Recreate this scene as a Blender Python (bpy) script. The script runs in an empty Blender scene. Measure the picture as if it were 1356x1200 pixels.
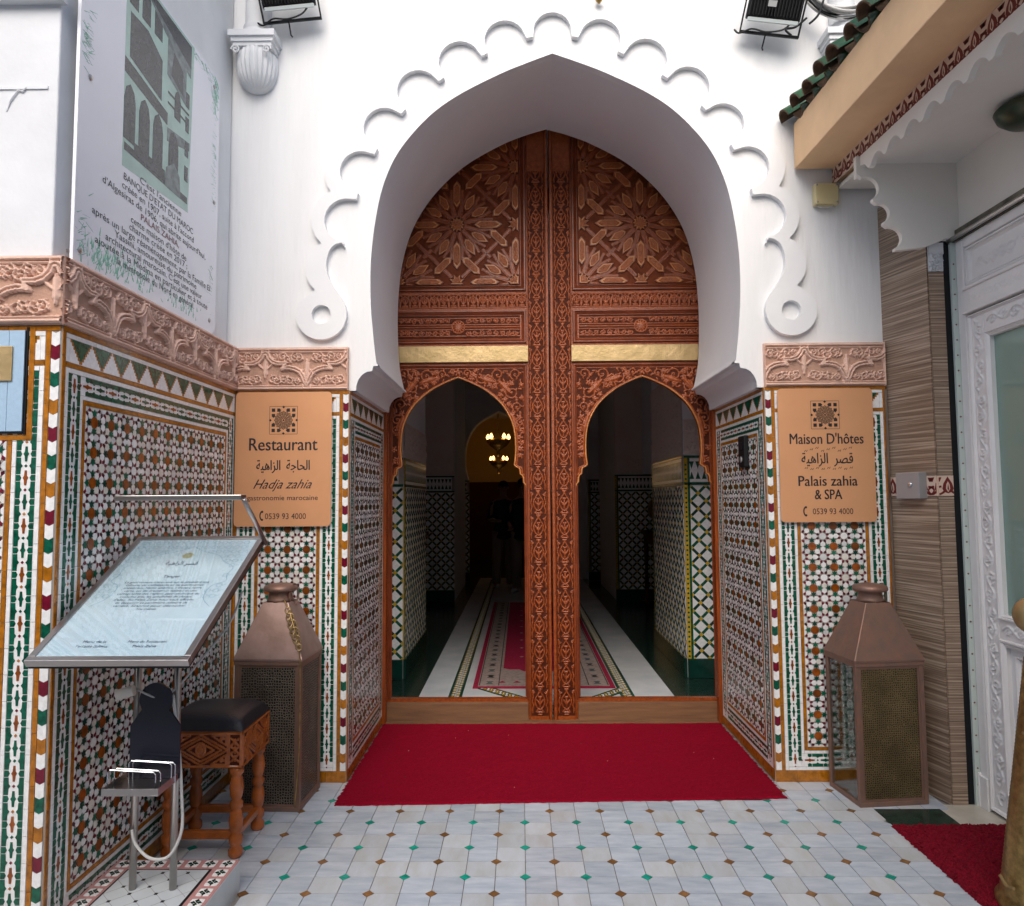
import bpy, bmesh, math, random
import numpy as np
from mathutils import Matrix, Vector, noise
from mathutils.geometry import tessellate_polygon
random.seed(7)
PI = math.pi
S = bpy.context.scene
COL = S.collection

# ------------------------------------------------------------------ camera, sky, sun, exposure
def make_camera():
    f, p, yw, r = 943.03, .0658, -.0117, -.0065
    F = Vector((math.sin(yw)*math.cos(p), math.cos(yw)*math.cos(p), math.sin(p)))
    R = Vector((math.cos(yw), -math.sin(yw), 0)); U = R.cross(F)
    R2 = R*math.cos(r)+U*math.sin(r); U2 = U*math.cos(r)-R*math.sin(r)
    cd = bpy.data.cameras.new('camera'); co = bpy.data.objects.new('camera', cd); COL.objects.link(co)
    cd.sensor_width = 36; cd.lens = 36*f/1356; cd.clip_start = .05; cd.clip_end = 2000
    M = Matrix((R2, U2, -F)).transposed().to_4x4(); M.translation = Vector((-.1986, -3.8794, 1.4922))
    co.matrix_world = M
    S.camera = co
make_camera()
SUN_EL, SUN_AZ = math.radians(42), math.radians(186)      # overcast brightness comes from above and behind the camera
w = bpy.data.worlds.new('World'); S.world = w; w.use_nodes = True
nt = w.node_tree; nt.nodes.clear()
sky = nt.nodes.new('ShaderNodeTexSky'); sky.sky_type = 'NISHITA'; sky.sun_disc = False
sky.sun_elevation = SUN_EL; sky.sun_rotation = SUN_AZ; sky.air_density = 1.0; sky.dust_density = 3.5; sky.ozone_density = 1.0
bg = nt.nodes.new('ShaderNodeBackground'); bg.inputs[1].default_value = .15
ow = nt.nodes.new('ShaderNodeOutputWorld'); nt.links.new(sky.outputs[0], bg.inputs[0]); nt.links.new(bg.outputs[0], ow.inputs[0])
sl = bpy.data.lights.new('sun', 'SUN'); sl.energy = 1.65; sl.angle = math.radians(55); sl.color = (1, .965, .92)
so = bpy.data.objects.new('sun', sl); COL.objects.link(so)
sd = Vector((math.sin(SUN_AZ)*math.cos(SUN_EL), math.cos(SUN_AZ)*math.cos(SUN_EL), math.sin(SUN_EL)))
so.rotation_euler = sd.to_track_quat('Z', 'Y').to_euler()
S.view_settings.view_transform = 'Standard'; S.view_settings.look = 'None'; S.view_settings.gamma = 1
S.view_settings.use_curve_mapping = False; S.view_settings.exposure = 0.48
S.render.engine = 'CYCLES'; S.cycles.max_bounces = 8; S.cycles.use_denoising = True

# ------------------------------------------------------------------ materials
MATS = {}
def mat(name, color, rough=.5, metal=0., bump=0., bscale=40., var=0., vscale=6., var2=None, obj_var=0., coat=0., spec=.5, detail=6, stretch=None, emit=None):
    if name in MATS: return MATS[name]
    m = bpy.data.materials.new(name); m.use_nodes = True; n = m.node_tree.nodes; L = m.node_tree.links
    b = n['Principled BSDF']; b.inputs['Base Color'].default_value = (*color, 1)
    b.inputs['Roughness'].default_value = rough; b.inputs['Metallic'].default_value = metal
    b.inputs['Specular IOR Level'].default_value = spec
    if coat: b.inputs['Coat Weight'].default_value = coat; b.inputs['Coat Roughness'].default_value = .08
    if emit: b.inputs['Emission Color'].default_value = (*emit[0], 1); b.inputs['Emission Strength'].default_value = emit[1]
    tc = n.new('ShaderNodeTexCoord'); mp = n.new('ShaderNodeMapping'); L.new(tc.outputs['Object'], mp.inputs[0])
    if stretch: mp.inputs['Scale'].default_value = stretch
    oi = n.new('ShaderNodeObjectInfo')
    vm = n.new('ShaderNodeVectorMath'); vm.operation = 'MULTIPLY_ADD'
    cx = n.new('ShaderNodeCombineXYZ'); L.new(oi.outputs['Random'], cx.inputs[0]); L.new(oi.outputs['Random'], cx.inputs[1])
    L.new(cx.outputs[0], vm.inputs[0]); vm.inputs[1].default_value = (37, 91, 0) if obj_var or var else (0, 0, 0); L.new(mp.outputs[0], vm.inputs[2])
    col = None
    if var:
        nz = n.new('ShaderNodeTexNoise'); nz.inputs['Scale'].default_value = vscale; nz.inputs['Detail'].default_value = detail
        nz.inputs['Roughness'].default_value = .6
        L.new(vm.outputs[0], nz.inputs['Vector'])
        cr = n.new('ShaderNodeValToRGB'); cr.color_ramp.elements[0].position = .32; cr.color_ramp.elements[1].position = .68
        c2 = var2 if var2 else tuple(c*(1-var) for c in color); c1 = color if var2 else tuple(min(1, c*(1+var)) for c in color)
        cr.color_ramp.elements[0].color = (*c2, 1); cr.color_ramp.elements[1].color = (*c1, 1)
        L.new(nz.outputs[0], cr.inputs[0]); col = cr.outputs[0]
    if obj_var:
        hs = n.new('ShaderNodeHueSaturation'); hs.inputs['Color'].default_value = (*color, 1)
        if col: L.new(col, hs.inputs['Color'])
        mr = n.new('ShaderNodeMapRange'); L.new(oi.outputs['Random'], mr.inputs[0])
        mr.inputs[3].default_value = 1-obj_var; mr.inputs[4].default_value = 1+obj_var
        L.new(mr.outputs[0], hs.inputs['Value']); col = hs.outputs[0]
    if col: L.new(col, b.inputs['Base Color'])
    if bump:
        nb = n.new('ShaderNodeTexNoise'); nb.inputs['Scale'].default_value = bscale; nb.inputs['Detail'].default_value = 4
        L.new(vm.outputs[0], nb.inputs['Vector'])
        bp = n.new('ShaderNodeBump'); bp.inputs['Strength'].default_value = bump; bp.inputs['Distance'].default_value = .01
        L.new(nb.outputs[0], bp.inputs['Height']); L.new(bp.outputs[0], b.inputs['Normal'])
    MATS[name] = m
    return m
plaster = mat('white_plaster', (.815, .82, .83), .75, bump=.4, bscale=7, var=.04, vscale=1.6, var2=(.765, .772, .785))
plaster2 = mat('old_white_plaster', (.72, .74, .77), .8, bump=.3, bscale=14, var=.05, vscale=2.5, var2=(.63, .65, .67))
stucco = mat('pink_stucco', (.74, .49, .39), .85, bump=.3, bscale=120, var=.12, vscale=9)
stucco_d = mat('shade_pink_stucco', (.47, .285, .21), .9, bump=.3, bscale=120, var=.15, vscale=9)  # recess shade of the frieze, painted as a darker stucco
t_white = mat('white_glaze', (.83, .83, .83), .13, var=.1, vscale=60, bump=.05, bscale=120, spec=.6)
t_green = mat('green_glaze', (.003, .085, .047), .12, var=.5, vscale=45, bump=.05, bscale=120, spec=.6)
t_ochre = mat('ochre_glaze', (.36, .130, .008), .13, var=.35, vscale=35, bump=.05, bscale=120, obj_var=.12, spec=.6)
t_red = mat('maroon_glaze', (.15, .006, .022), .13, var=.25, vscale=45, bump=.05, bscale=120, spec=.6)
t_grout = mat('grout', (.34, .31, .28), .9, var=.1, vscale=60)
t_rust = mat('rust_glaze', (.24, .058, .005), .14, var=.4, vscale=25, bump=.06, bscale=90, obj_var=.2, spec=.6)
t_dark = mat('dark_green_glaze', (.006, .04, .03), .1, var=.3, vscale=12)
t_yellow = mat('yellow_glaze', (.55, .36, .02), .15, var=.2, vscale=30)
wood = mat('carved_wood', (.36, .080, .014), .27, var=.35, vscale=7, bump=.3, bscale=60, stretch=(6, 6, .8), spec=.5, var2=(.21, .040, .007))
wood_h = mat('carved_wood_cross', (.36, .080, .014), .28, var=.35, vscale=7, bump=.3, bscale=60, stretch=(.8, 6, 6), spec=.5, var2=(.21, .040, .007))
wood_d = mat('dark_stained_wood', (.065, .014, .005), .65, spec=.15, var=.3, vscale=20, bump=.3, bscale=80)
wood_p = mat('plum_wood', (.20, .044, .014), .34, var=.3, vscale=9, bump=.2, bscale=60)
wood_q = mat('deep_red_wood', (.14, .030, .008), .6, spec=.15, var=.3, vscale=12, bump=.3, bscale=60)
wood_o = mat('honey_wood', (.39, .092, .013), .30, var=.35, vscale=70, bump=.5, bscale=160, var2=(.22, .055, .010))
wood_l = mat('light_inlay_wood', (.52, .20, .055), .4, var=.2, vscale=20)
wood_b = mat('weathered_board', (.25, .125, .055), .55, var=.3, vscale=5, stretch=(.6, 6, 6), bump=.4, bscale=50, var2=(.15, .07, .035))
wood_s = mat('varnished_stool_wood', (.36, .092, .014), .25, var=.3, vscale=14, bump=.15, bscale=60, coat=.4)
brass = mat('aged_brass', (.54, .39, .20), .45, metal=.75, var=.25, vscale=9, bump=.3, bscale=22, var2=(.40, .29, .13))
brass_d = mat('dark_brass', (.40, .27, .10), .4, metal=.9, var=.4, vscale=30, bump=.3, bscale=50)
copper = mat('copper_sheet', (.46, .32, .29), .42, metal=.7, var=.2, vscale=5, bump=.3, bscale=9, var2=(.30, .20, .17))
copper_w = mat('oxidised_copper', (.30, .165, .12), .5, metal=.6, var=.35, vscale=14, bump=.25, bscale=30, var2=(.22, .15, .12))
signm = mat('copper_sign_plate', (.80, .40, .20), .33, metal=.35, var=.05, vscale=3, bump=.02, bscale=6)
ink = mat('black_ink', (.018, .017, .02), .5)
ink_b = mat('blue_black_ink', (.03, .06, .12), .5)
steel = mat('brushed_steel', (.50, .47, .45), .28, metal=1., bump=.08, bscale=60, stretch=(1, 14, 14))
chrome = mat('bright_wire', (.78, .8, .82), .15, metal=1.)
blackm = mat('black_metal', (.008, .009, .011), .5, bump=.1, bscale=50, spec=.25)
navy = mat('dark_acrylic', (.008, .010, .022), .22)
leather = mat('black_leather', (.012, .014, .02), .38, bump=.3, bscale=150)
marble_w = mat('white_marble_tile', (.56, .61, .67), .12, var=.2, vscale=9, var2=(.40, .46, .54), obj_var=.09, bump=.05, bscale=20, stretch=(.7, 2.6, 1))
marble_y = mat('veined_marble_tile', (.55, .60, .655), .13, var=.2, vscale=6, var2=(.48, .49, .49), obj_var=.09, stretch=(2.2, .8, 1))
teal = mat('turquoise_insert', (.012, .30, .215), .2, var=.3, vscale=30, obj_var=.2)
brown = mat('brown_insert', (.22, .11, .04), .25, var=.3, vscale=30, obj_var=.2)
grout_f = mat('floor_grout', (.24, .225, .205), .9, var=.3, vscale=25)
street = mat('street_paving', (.46, .45, .43), .7, var=.2, vscale=3, bump=.3, bscale=20)
gmarble = mat('green_marble', (.02, .055, .042), .18, var=.5, vscale=22, var2=(.004, .012, .010))
cmarble = mat('cream_marble', (.58, .55, .47), .3, var=.15, vscale=7, var2=(.46, .42, .34))
hall_marble = mat('pale_marble', (.80, .83, .86), .12, var=.2, vscale=3, var2=(.62, .68, .73))
carpet = mat('red_carpet', (.34, .003, .024), .95, bump=1., bscale=420, var=.3, vscale=160, spec=.1)
carpet2 = mat('crimson_coir', (.20, .004, .016), .9, bump=1., bscale=220, var=.4, vscale=120, spec=.15)
rug_r = mat('rug_red', (.34, .02, .06), .95, bump=.5, bscale=200, var=.2, vscale=60, spec=.1)
rug_b = mat('rug_beige', (.36, .29, .27), .95, bump=.5, bscale=200, var=.25, vscale=40, spec=.1)
peach = mat('peach_paint', (.80, .53, .30), .8, var=.08, vscale=3, bump=.2, bscale=12)
cream = mat('cream_plastic', (.66, .56, .30), .45, var=.05, vscale=10)
roof_g = mat('green_roof_glaze', (.012, .10, .035), .16, var=.5, vscale=16, var2=(.05, .09, .03), bump=.2, bscale=30, obj_var=.3, spec=.7)
clay = mat('bare_clay', (.085, .050, .028), .9, var=.4, vscale=40)
white_paint = mat('white_door_paint', (.80, .79, .78), .42, bump=.1, bscale=40, var=.04, vscale=5)
maroon_p = mat('maroon_print', (.15, .012, .01), .45)
cream_p = mat('cream_print', (.66, .50, .40), .45)
rubber = mat('cable_sheath', (.55, .55, .54), .45)
blue_p = mat('pale_blue_paint', (.36, .52, .68), .5, bump=.15, bscale=30, stretch=(8, 8, .5), var=.05, vscale=8)
zinc = mat('painted_steel_box', (.36, .36, .37), .45, metal=.3)
hallw = mat('hall_plaster', (.80, .80, .82), .85, bump=.1, bscale=10)
hallp = mat('hall_stucco', (.70, .60, .53), .85, bump=.8, bscale=60)
yellow_w = mat('ochre_room_paint', (.62, .42, .14), .8)
lampglow = mat('lamp_glow', (1, .6, .2), .5, emit=((1, .52, .16), 3.5))
trousers = mat('beige_cloth', (.28, .22, .17), .9); darkcloth = mat('dark_cloth', (.02, .02, .024), .9); skin = mat('skin', (.36, .2, .13), .6)
hair = mat('hair', (.01, .008, .007), .7); shoe = mat('pale_shoe', (.5, .5, .5), .5)
plexi = mat('info_print', (.80, .82, .88), .22, var=.03, vscale=1.5)
print_g = mat('print_mint', (.37, .55, .49), .24, var=.12, vscale=8)
print_s = mat('print_green_stain', (.20, .50, .37), .24, var=.3, vscale=60)
print_d = mat('print_dark', (.035, .042, .055), .24, var=.5, vscale=25)
print_m = mat('print_mid', (.13, .17, .18), .24, var=.4, vscale=25)
poster = mat('poster_blue', (.70, .81, .86), .2, var=.08, vscale=5, var2=(.58, .73, .80))
poster_l = mat('poster_line', (.36, .55, .64), .2)
platt = mat('platform_white_tile', (.55, .60, .63), .15, var=.05, vscale=8)
pinkt = mat('platform_pink_tile', (.50, .26, .25), .2)

def glass_mat(name, tint, mixf, rough=.02):
    m = bpy.data.materials.new(name); m.use_nodes = True; n = m.node_tree.nodes; L = m.node_tree.links; n.clear()
    o = n.new('ShaderNodeOutputMaterial'); g = n.new('ShaderNodeBsdfGlossy'); g.inputs['Roughness'].default_value = rough
    t = n.new('ShaderNodeBsdfTransparent'); t.inputs[0].default_value = (*tint, 1)
    lw = n.new('ShaderNodeLayerWeight'); pw = n.new('ShaderNodeMath'); pw.operation = 'POWER'; pw.inputs[1].default_value = 4.; L.new(lw.outputs['Facing'], pw.inputs[0])
    ad = n.new('ShaderNodeMath'); ad.operation = 'ADD'; ad.inputs[1].default_value = mixf+.04; ad.use_clamp = True; L.new(pw.outputs[0], ad.inputs[0])
    mx = n.new('ShaderNodeMixShader'); L.new(ad.outputs[0], mx.inputs[0]); L.new(t.outputs[0], mx.inputs[1]); L.new(g.outputs[0], mx.inputs[2])
    L.new(mx.outputs[0], o.inputs[0]); return m
glass = glass_mat('greenish_glass', (.62, .78, .72), .08)
_n = glass.node_tree; _d = _n.nodes.new('ShaderNodeBsdfDiffuse'); _d.inputs[0].default_value = (.42, .58, .52, 1); _m = _n.nodes.new('ShaderNodeMixShader'); _m.inputs[0].default_value = .45
_o = next(x for x in _n.nodes if x.type == 'OUTPUT_MATERIAL'); _s = _o.inputs[0].links[0].from_socket; _n.links.new(_s, _m.inputs[1]); _n.links.new(_d.outputs[0], _m.inputs[2]); _n.links.new(_m.outputs[0], _o.inputs[0])
glass_l = glass_mat('lantern_glass', (.86, .9, .88), .04, .06)
glass_c = glass_mat('clear_acrylic', (.93, .95, .96), 0)

def strata_mat():
    m = bpy.data.materials.new('striped_stone_tile'); m.use_nodes = True; n = m.node_tree.nodes; L = m.node_tree.links; b = n['Principled BSDF']
    tc = n.new('ShaderNodeTexCoord'); mp = n.new('ShaderNodeMapping'); mp.inputs['Scale'].default_value = (1.2, 75, 1); L.new(tc.outputs['Object'], mp.inputs[0])
    oi = n.new('ShaderNodeObjectInfo'); ad = n.new('ShaderNodeVectorMath'); ad.operation = 'ADD'; L.new(mp.outputs[0], ad.inputs[0])
    mu = n.new('ShaderNodeMath'); mu.operation = 'MULTIPLY'; mu.inputs[1].default_value = 60; L.new(oi.outputs['Random'], mu.inputs[0])
    cx = n.new('ShaderNodeCombineXYZ'); L.new(mu.outputs[0], cx.inputs[1]); L.new(cx.outputs[0], ad.inputs[1])
    nz = n.new('ShaderNodeTexNoise'); nz.inputs['Scale'].default_value = 1.6; nz.inputs['Detail'].default_value = 5; nz.inputs['Distortion'].default_value = 0; L.new(ad.outputs[0], nz.inputs['Vector'])
    cr = n.new('ShaderNodeValToRGB'); e = cr.color_ramp.elements; e[0].position = .33; e[0].color = (.15, .10, .072, 1); e[1].position = .64; e[1].color = (.44, .34, .26, 1)
    q = cr.color_ramp.elements.new(.5); q.color = (.26, .185, .13, 1)
    L.new(nz.outputs[0], cr.inputs[0]); L.new(cr.outputs[0], b.inputs['Base Color']); b.inputs['Roughness'].default_value = .4
    bp = n.new('ShaderNodeBump'); bp.inputs['Strength'].default_value = .25; bp.inputs['Distance'].default_value = .01; L.new(nz.outputs[0], bp.inputs['Height']); L.new(bp.outputs[0], b.inputs['Normal'])
    return m
strata = strata_mat()
def filigree_mat(name, base, dark, scale=75, metal=.8):
    m = bpy.data.materials.new(name); m.use_nodes = True; n = m.node_tree.nodes; L = m.node_tree.links; b = n['Principled BSDF']
    tc = n.new('ShaderNodeTexCoord'); v = n.new('ShaderNodeTexVoronoi'); v.feature = 'DISTANCE_TO_EDGE'; v.inputs['Scale'].default_value = scale; v.inputs['Randomness'].default_value = .55
    L.new(tc.outputs['Object'], v.inputs['Vector'])
    cr = n.new('ShaderNodeValToRGB'); cr.color_ramp.elements[0].position = .12; cr.color_ramp.elements[1].position = .2
    L.new(v.outputs['Distance'], cr.inputs[0])
    nz = n.new('ShaderNodeTexNoise'); nz.inputs['Scale'].default_value = 7; nz.inputs['Detail'].default_value = 5; L.new(tc.outputs['Object'], nz.inputs['Vector'])
    c2 = n.new('ShaderNodeValToRGB'); c2.color_ramp.elements[0].position = .35; c2.color_ramp.elements[1].position = .65
    c2.color_ramp.elements[0].color = (*[x*.55 for x in base], 1); c2.color_ramp.elements[1].color = (*base, 1); L.new(nz.outputs[0], c2.inputs[0])
    mx = n.new('ShaderNodeMix'); mx.data_type = 'RGBA'; L.new(cr.outputs[0], mx.inputs[0]); L.new(c2.outputs[0], mx.inputs[6]); mx.inputs[7].default_value = (*dark, 1)
    L.new(mx.outputs[2], b.inputs['Base Color']); b.inputs['Metallic'].default_value = metal; b.inputs['Roughness'].default_value = .45
    bp = n.new('ShaderNodeBump'); bp.inputs['Strength'].default_value = .6; bp.inputs['Distance'].default_value = .003; bp.invert = True; L.new(cr.outputs[0], bp.inputs['Height']); L.new(bp.outputs[0], b.inputs['Normal'])
    return m
filig = filigree_mat('pierced_brass', (.33, .25, .12), (.07, .055, .03), 95)
filig2 = filigree_mat('pierced_tin', (.27, .22, .17), (.03, .026, .022), 80)

# ------------------------------------------------------------------ builders
class MB:
    def __init__(s): s.v = []; s.f = []; s.m = []; s.mats = []
    def mi(s, m):
        if m not in s.mats: s.mats.append(m)
        return s.mats.index(m)
    def prism(s, P, w0, w1, m, tilt=0., back=False, inset=0.):
        k = len(s.v); n = len(P); cx = sum(p[0] for p in P)/n; cy = sum(p[1] for p in P)/n
        a, b = (random.uniform(-tilt, tilt), random.uniform(-tilt, tilt)) if tilt else (0, 0)
        for x, y in P: s.v.append((x, y, w0))
        for x, y in P:
            X, Y = (x, y) if not inset else (cx+(x-cx)*(1-inset), cy+(y-cy)*(1-inset))
            s.v.append((X, Y, w1+a*(x-cx)+b*(y-cy)))
        i = s.mi(m)
        s.f.append(tuple(range(k+n, k+2*n))); s.m.append(i)
        if back: s.f.append(tuple(range(k+n-1, k-1, -1))); s.m.append(i)
        for j in range(n):
            q = (j+1) % n; s.f.append((k+j, k+q, k+n+q, k+n+j)); s.m.append(i)
    def box(s, x0, x1, y0, y1, z0, z1, m):
        k = len(s.v)
        for z in (z0, z1):
            for x, y in ((x0, y0), (x1, y0), (x1, y1), (x0, y1)): s.v.append((x, y, z))
        i = s.mi(m)
        for f in ((3, 2, 1, 0), (4, 5, 6, 7), (0, 1, 5, 4), (1, 2, 6, 5), (2, 3, 7, 6), (3, 0, 4, 7)): s.f.append(tuple(k+q for q in f)); s.m.append(i)
    def tube(s, pts, r, m, n=8, closed=False, r2=None):
        pts = [Vector(p) for p in pts]; N = len(pts); k = len(s.v); i = s.mi(m); up = Vector((0, 0, 1)); prev = None
        for j, p in enumerate(pts):
            if closed: t = pts[(j+1) % N]-pts[j-1]
            else: t = pts[min(j+1, N-1)]-pts[max(j-1, 0)]
            t.normalize()
            if prev is None:
                a = t.cross(up)
                if a.length < .1: a = t.cross(Vector((1, 0, 0)))
            else: a = prev-t*prev.dot(t)
            a.normalize(); prev = a; b = t.cross(a)
            rr = r if r2 is None else r+(r2-r)*j/(N-1)
            for q in range(n):
                an = 2*PI*q/n; s.v.append(tuple(p+a*rr*math.cos(an)+b*rr*math.sin(an)))
        for j in range(N if closed else N-1):
            j2 = (j+1) % N
            for q in range(n):
                q2 = (q+1) % n; s.f.append((k+j*n+q, k+j*n+q2, k+j2*n+q2, k+j2*n+q)); s.m.append(i)
        if not closed:
            s.f.append(tuple(k+q for q in range(n-1, -1, -1))); s.m.append(i)
            s.f.append(tuple(k+(N-1)*n+q for q in range(n))); s.m.append(i)
    def lathe(s, prof, m, n=24, c=(0, 0, 0), flute=0., nf=0):
        k = len(s.v); i = s.mi(m)
        for r, z in prof:
            for q in range(n):
                an = 2*PI*q/n; rr = r*(1+flute*math.cos(nf*an)) if flute else r
                s.v.append((c[0]+rr*math.cos(an), c[1]+rr*math.sin(an), c[2]+z))
        for j in range(len(prof)-1):
            for q in range(n):
                q2 = (q+1) % n; s.f.append((k+j*n+q, k+j*n+q2, k+(j+1)*n+q2, k+(j+1)*n+q)); s.m.append(i)
        s.f.append(tuple(k+q for q in range(n-1, -1, -1))); s.m.append(i)
        s.f.append(tuple(k+(len(prof)-1)*n+q for q in range(n))); s.m.append(i)
    def grid(s, fn, nu, nv, m):
        k = len(s.v); i = s.mi(m)
        for a in range(nu+1):
            for b in range(nv+1): s.v.append(tuple(fn(a/nu, b/nv)))
        for a in range(nu):
            for b in range(nv): s.f.append((k+a*(nv+1)+b, k+(a+1)*(nv+1)+b, k+(a+1)*(nv+1)+b+1, k+a*(nv+1)+b+1)); s.m.append(i)
    def mesh(s, name, smooth=False):
        me = bpy.data.meshes.new(name); me.from_pydata(s.v, [], s.f)
        for m in s.mats: me.materials.append(m)
        me.polygons.foreach_set('material_index', s.m)
        if smooth: me.polygons.foreach_set('use_smooth', [True]*len(s.f))
        me.update(); return me
    def build(s, name, parent=None, M=None, smooth=False, bevel=0., kind=None):
        return ob(name, s.mesh(name, smooth), parent, M, bevel, kind)
def ob(name, me, parent=None, M=None, bevel=0., kind=None):
    o = bpy.data.objects.new(name, me); COL.objects.link(o)
    if parent is not None: o.parent = parent
    if M is not None: o.matrix_local = M
    if bevel:
        b = o.modifiers.new('bevel', 'BEVEL'); b.width = bevel; b.segments = 2; b.limit_method = 'ANGLE'; b.angle_limit = .6
    if kind: o['kind'] = kind
    return o
def smooth_by_angle(o, ang=40):
    me = o.data; me.polygons.foreach_set('use_smooth', [True]*len(me.polygons))
    try: me.set_sharp_from_angle(angle=math.radians(ang))
    except Exception: pass
    return o
def thing(name, label, cat, loc=(0, 0, 0), rz=0., group=None):
    o = bpy.data.objects.new(name, None); COL.objects.link(o); o.location = loc; o.rotation_euler = (0, 0, rz); o.empty_display_size = .1
    o['label'] = label; o['category'] = cat
    if group: o['group'] = group
    return o
def tag(o, label, cat, group=None):
    o['label'] = label; o['category'] = cat
    if group: o['group'] = group
    return o
def copy_thing(src, label, loc, rz=0.):
    r = src.copy(); COL.objects.link(r); r.location = loc; r.rotation_euler = (0, 0, rz); r['label'] = label
    for ch in list(src.children):
        c = ch.copy(); COL.objects.link(c); c.parent = r
        for g in list(ch.children):
            d = g.copy(); COL.objects.link(d); d.parent = c
    return r
def Fr(o, u, v=(0, 0, 1)):
    u = Vector(u).normalized(); v = Vector(v).normalized(); w = u.cross(v)
    M = Matrix((u, v, w)).transposed().to_4x4(); M.translation = Vector(o); return M
def T(x=0, y=0, z=0): return Matrix.Translation((x, y, z))
def poly_solid(mb, outer, w0, w1, m, holes=(), back=True):
    loops = [list(outer)]+[list(h) for h in holes]
    tri = tessellate_polygon([[Vector((x, y, 0)) for x, y in l] for l in loops])
    flat = [p for l in loops for p in l]; k = len(mb.v); n = len(flat); i = mb.mi(m)
    for x, y in flat: mb.v.append((x, y, w1))
    for x, y in flat: mb.v.append((x, y, w0))
    for t in tri:
        a, b, c = t; A, B, C = flat[a], flat[b], flat[c]
        if (B[0]-A[0])*(C[1]-A[1])-(B[1]-A[1])*(C[0]-A[0]) < 0: a, c = c, a
        mb.f.append((k+a, k+b, k+c)); mb.m.append(i)
        if back: mb.f.append((k+n+c, k+n+b, k+n+a)); mb.m.append(i)
    st = 0
    for l in loops:
        L = len(l)
        for j in range(L):
            q = (j+1) % L; mb.f.append((k+st+j, k+n+st+j, k+n+st+q, k+st+q)); mb.m.append(i)
        st += L
def ngon(cx, cy, r, n, rot=0.): return [(cx+r*math.cos(rot+2*PI*k/n), cy+r*math.sin(rot+2*PI*k/n)) for k in range(n)]
def star(cx, cy, r1, r2, n, rot=0.): return [(cx+(r1 if k % 2 == 0 else r2)*math.cos(rot+PI*k/n), cy+(r1 if k % 2 == 0 else r2)*math.sin(rot+PI*k/n)) for k in range(2*n)]
def clip(P, x0, x1, y0, y1):
    for ax, lim, sg in ((0, x0, 1), (0, x1, -1), (1, y0, 1), (1, y1, -1)):
        Q = []
        for i in range(len(P)):
            a, b = P[i-1], P[i]; ia = sg*(a[ax]-lim) >= -1e-9; ib = sg*(b[ax]-lim) >= -1e-9
            if ia != ib:
                t = (lim-a[ax])/(b[ax]-a[ax]); Q.append((a[0]+t*(b[0]-a[0]), a[1]+t*(b[1]-a[1])))
            if ib: Q.append(b)
        P = Q
        if len(P) < 3: return None
    return P
def catmull(P, n=6, closed=False):
    out = []; N = len(P)
    for i in range(N if closed else N-1):
        p0 = P[(i-1) % N] if closed or i > 0 else P[0]; p1 = P[i]; p2 = P[(i+1) % N]; p3 = P[(i+2) % N] if closed or i+2 < N else P[-1]
        for k in range(n):
            t = k/n
            out.append(tuple(.5*((2*b)+(-a+c)*t+(2*a-5*b+4*c-d)*t*t+(-a+3*b-3*c+d)*t**3) for a, b, c, d in zip(p0, p1, p2, p3)))
    if not closed: out.append(tuple(P[-1]))
    return out

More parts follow.
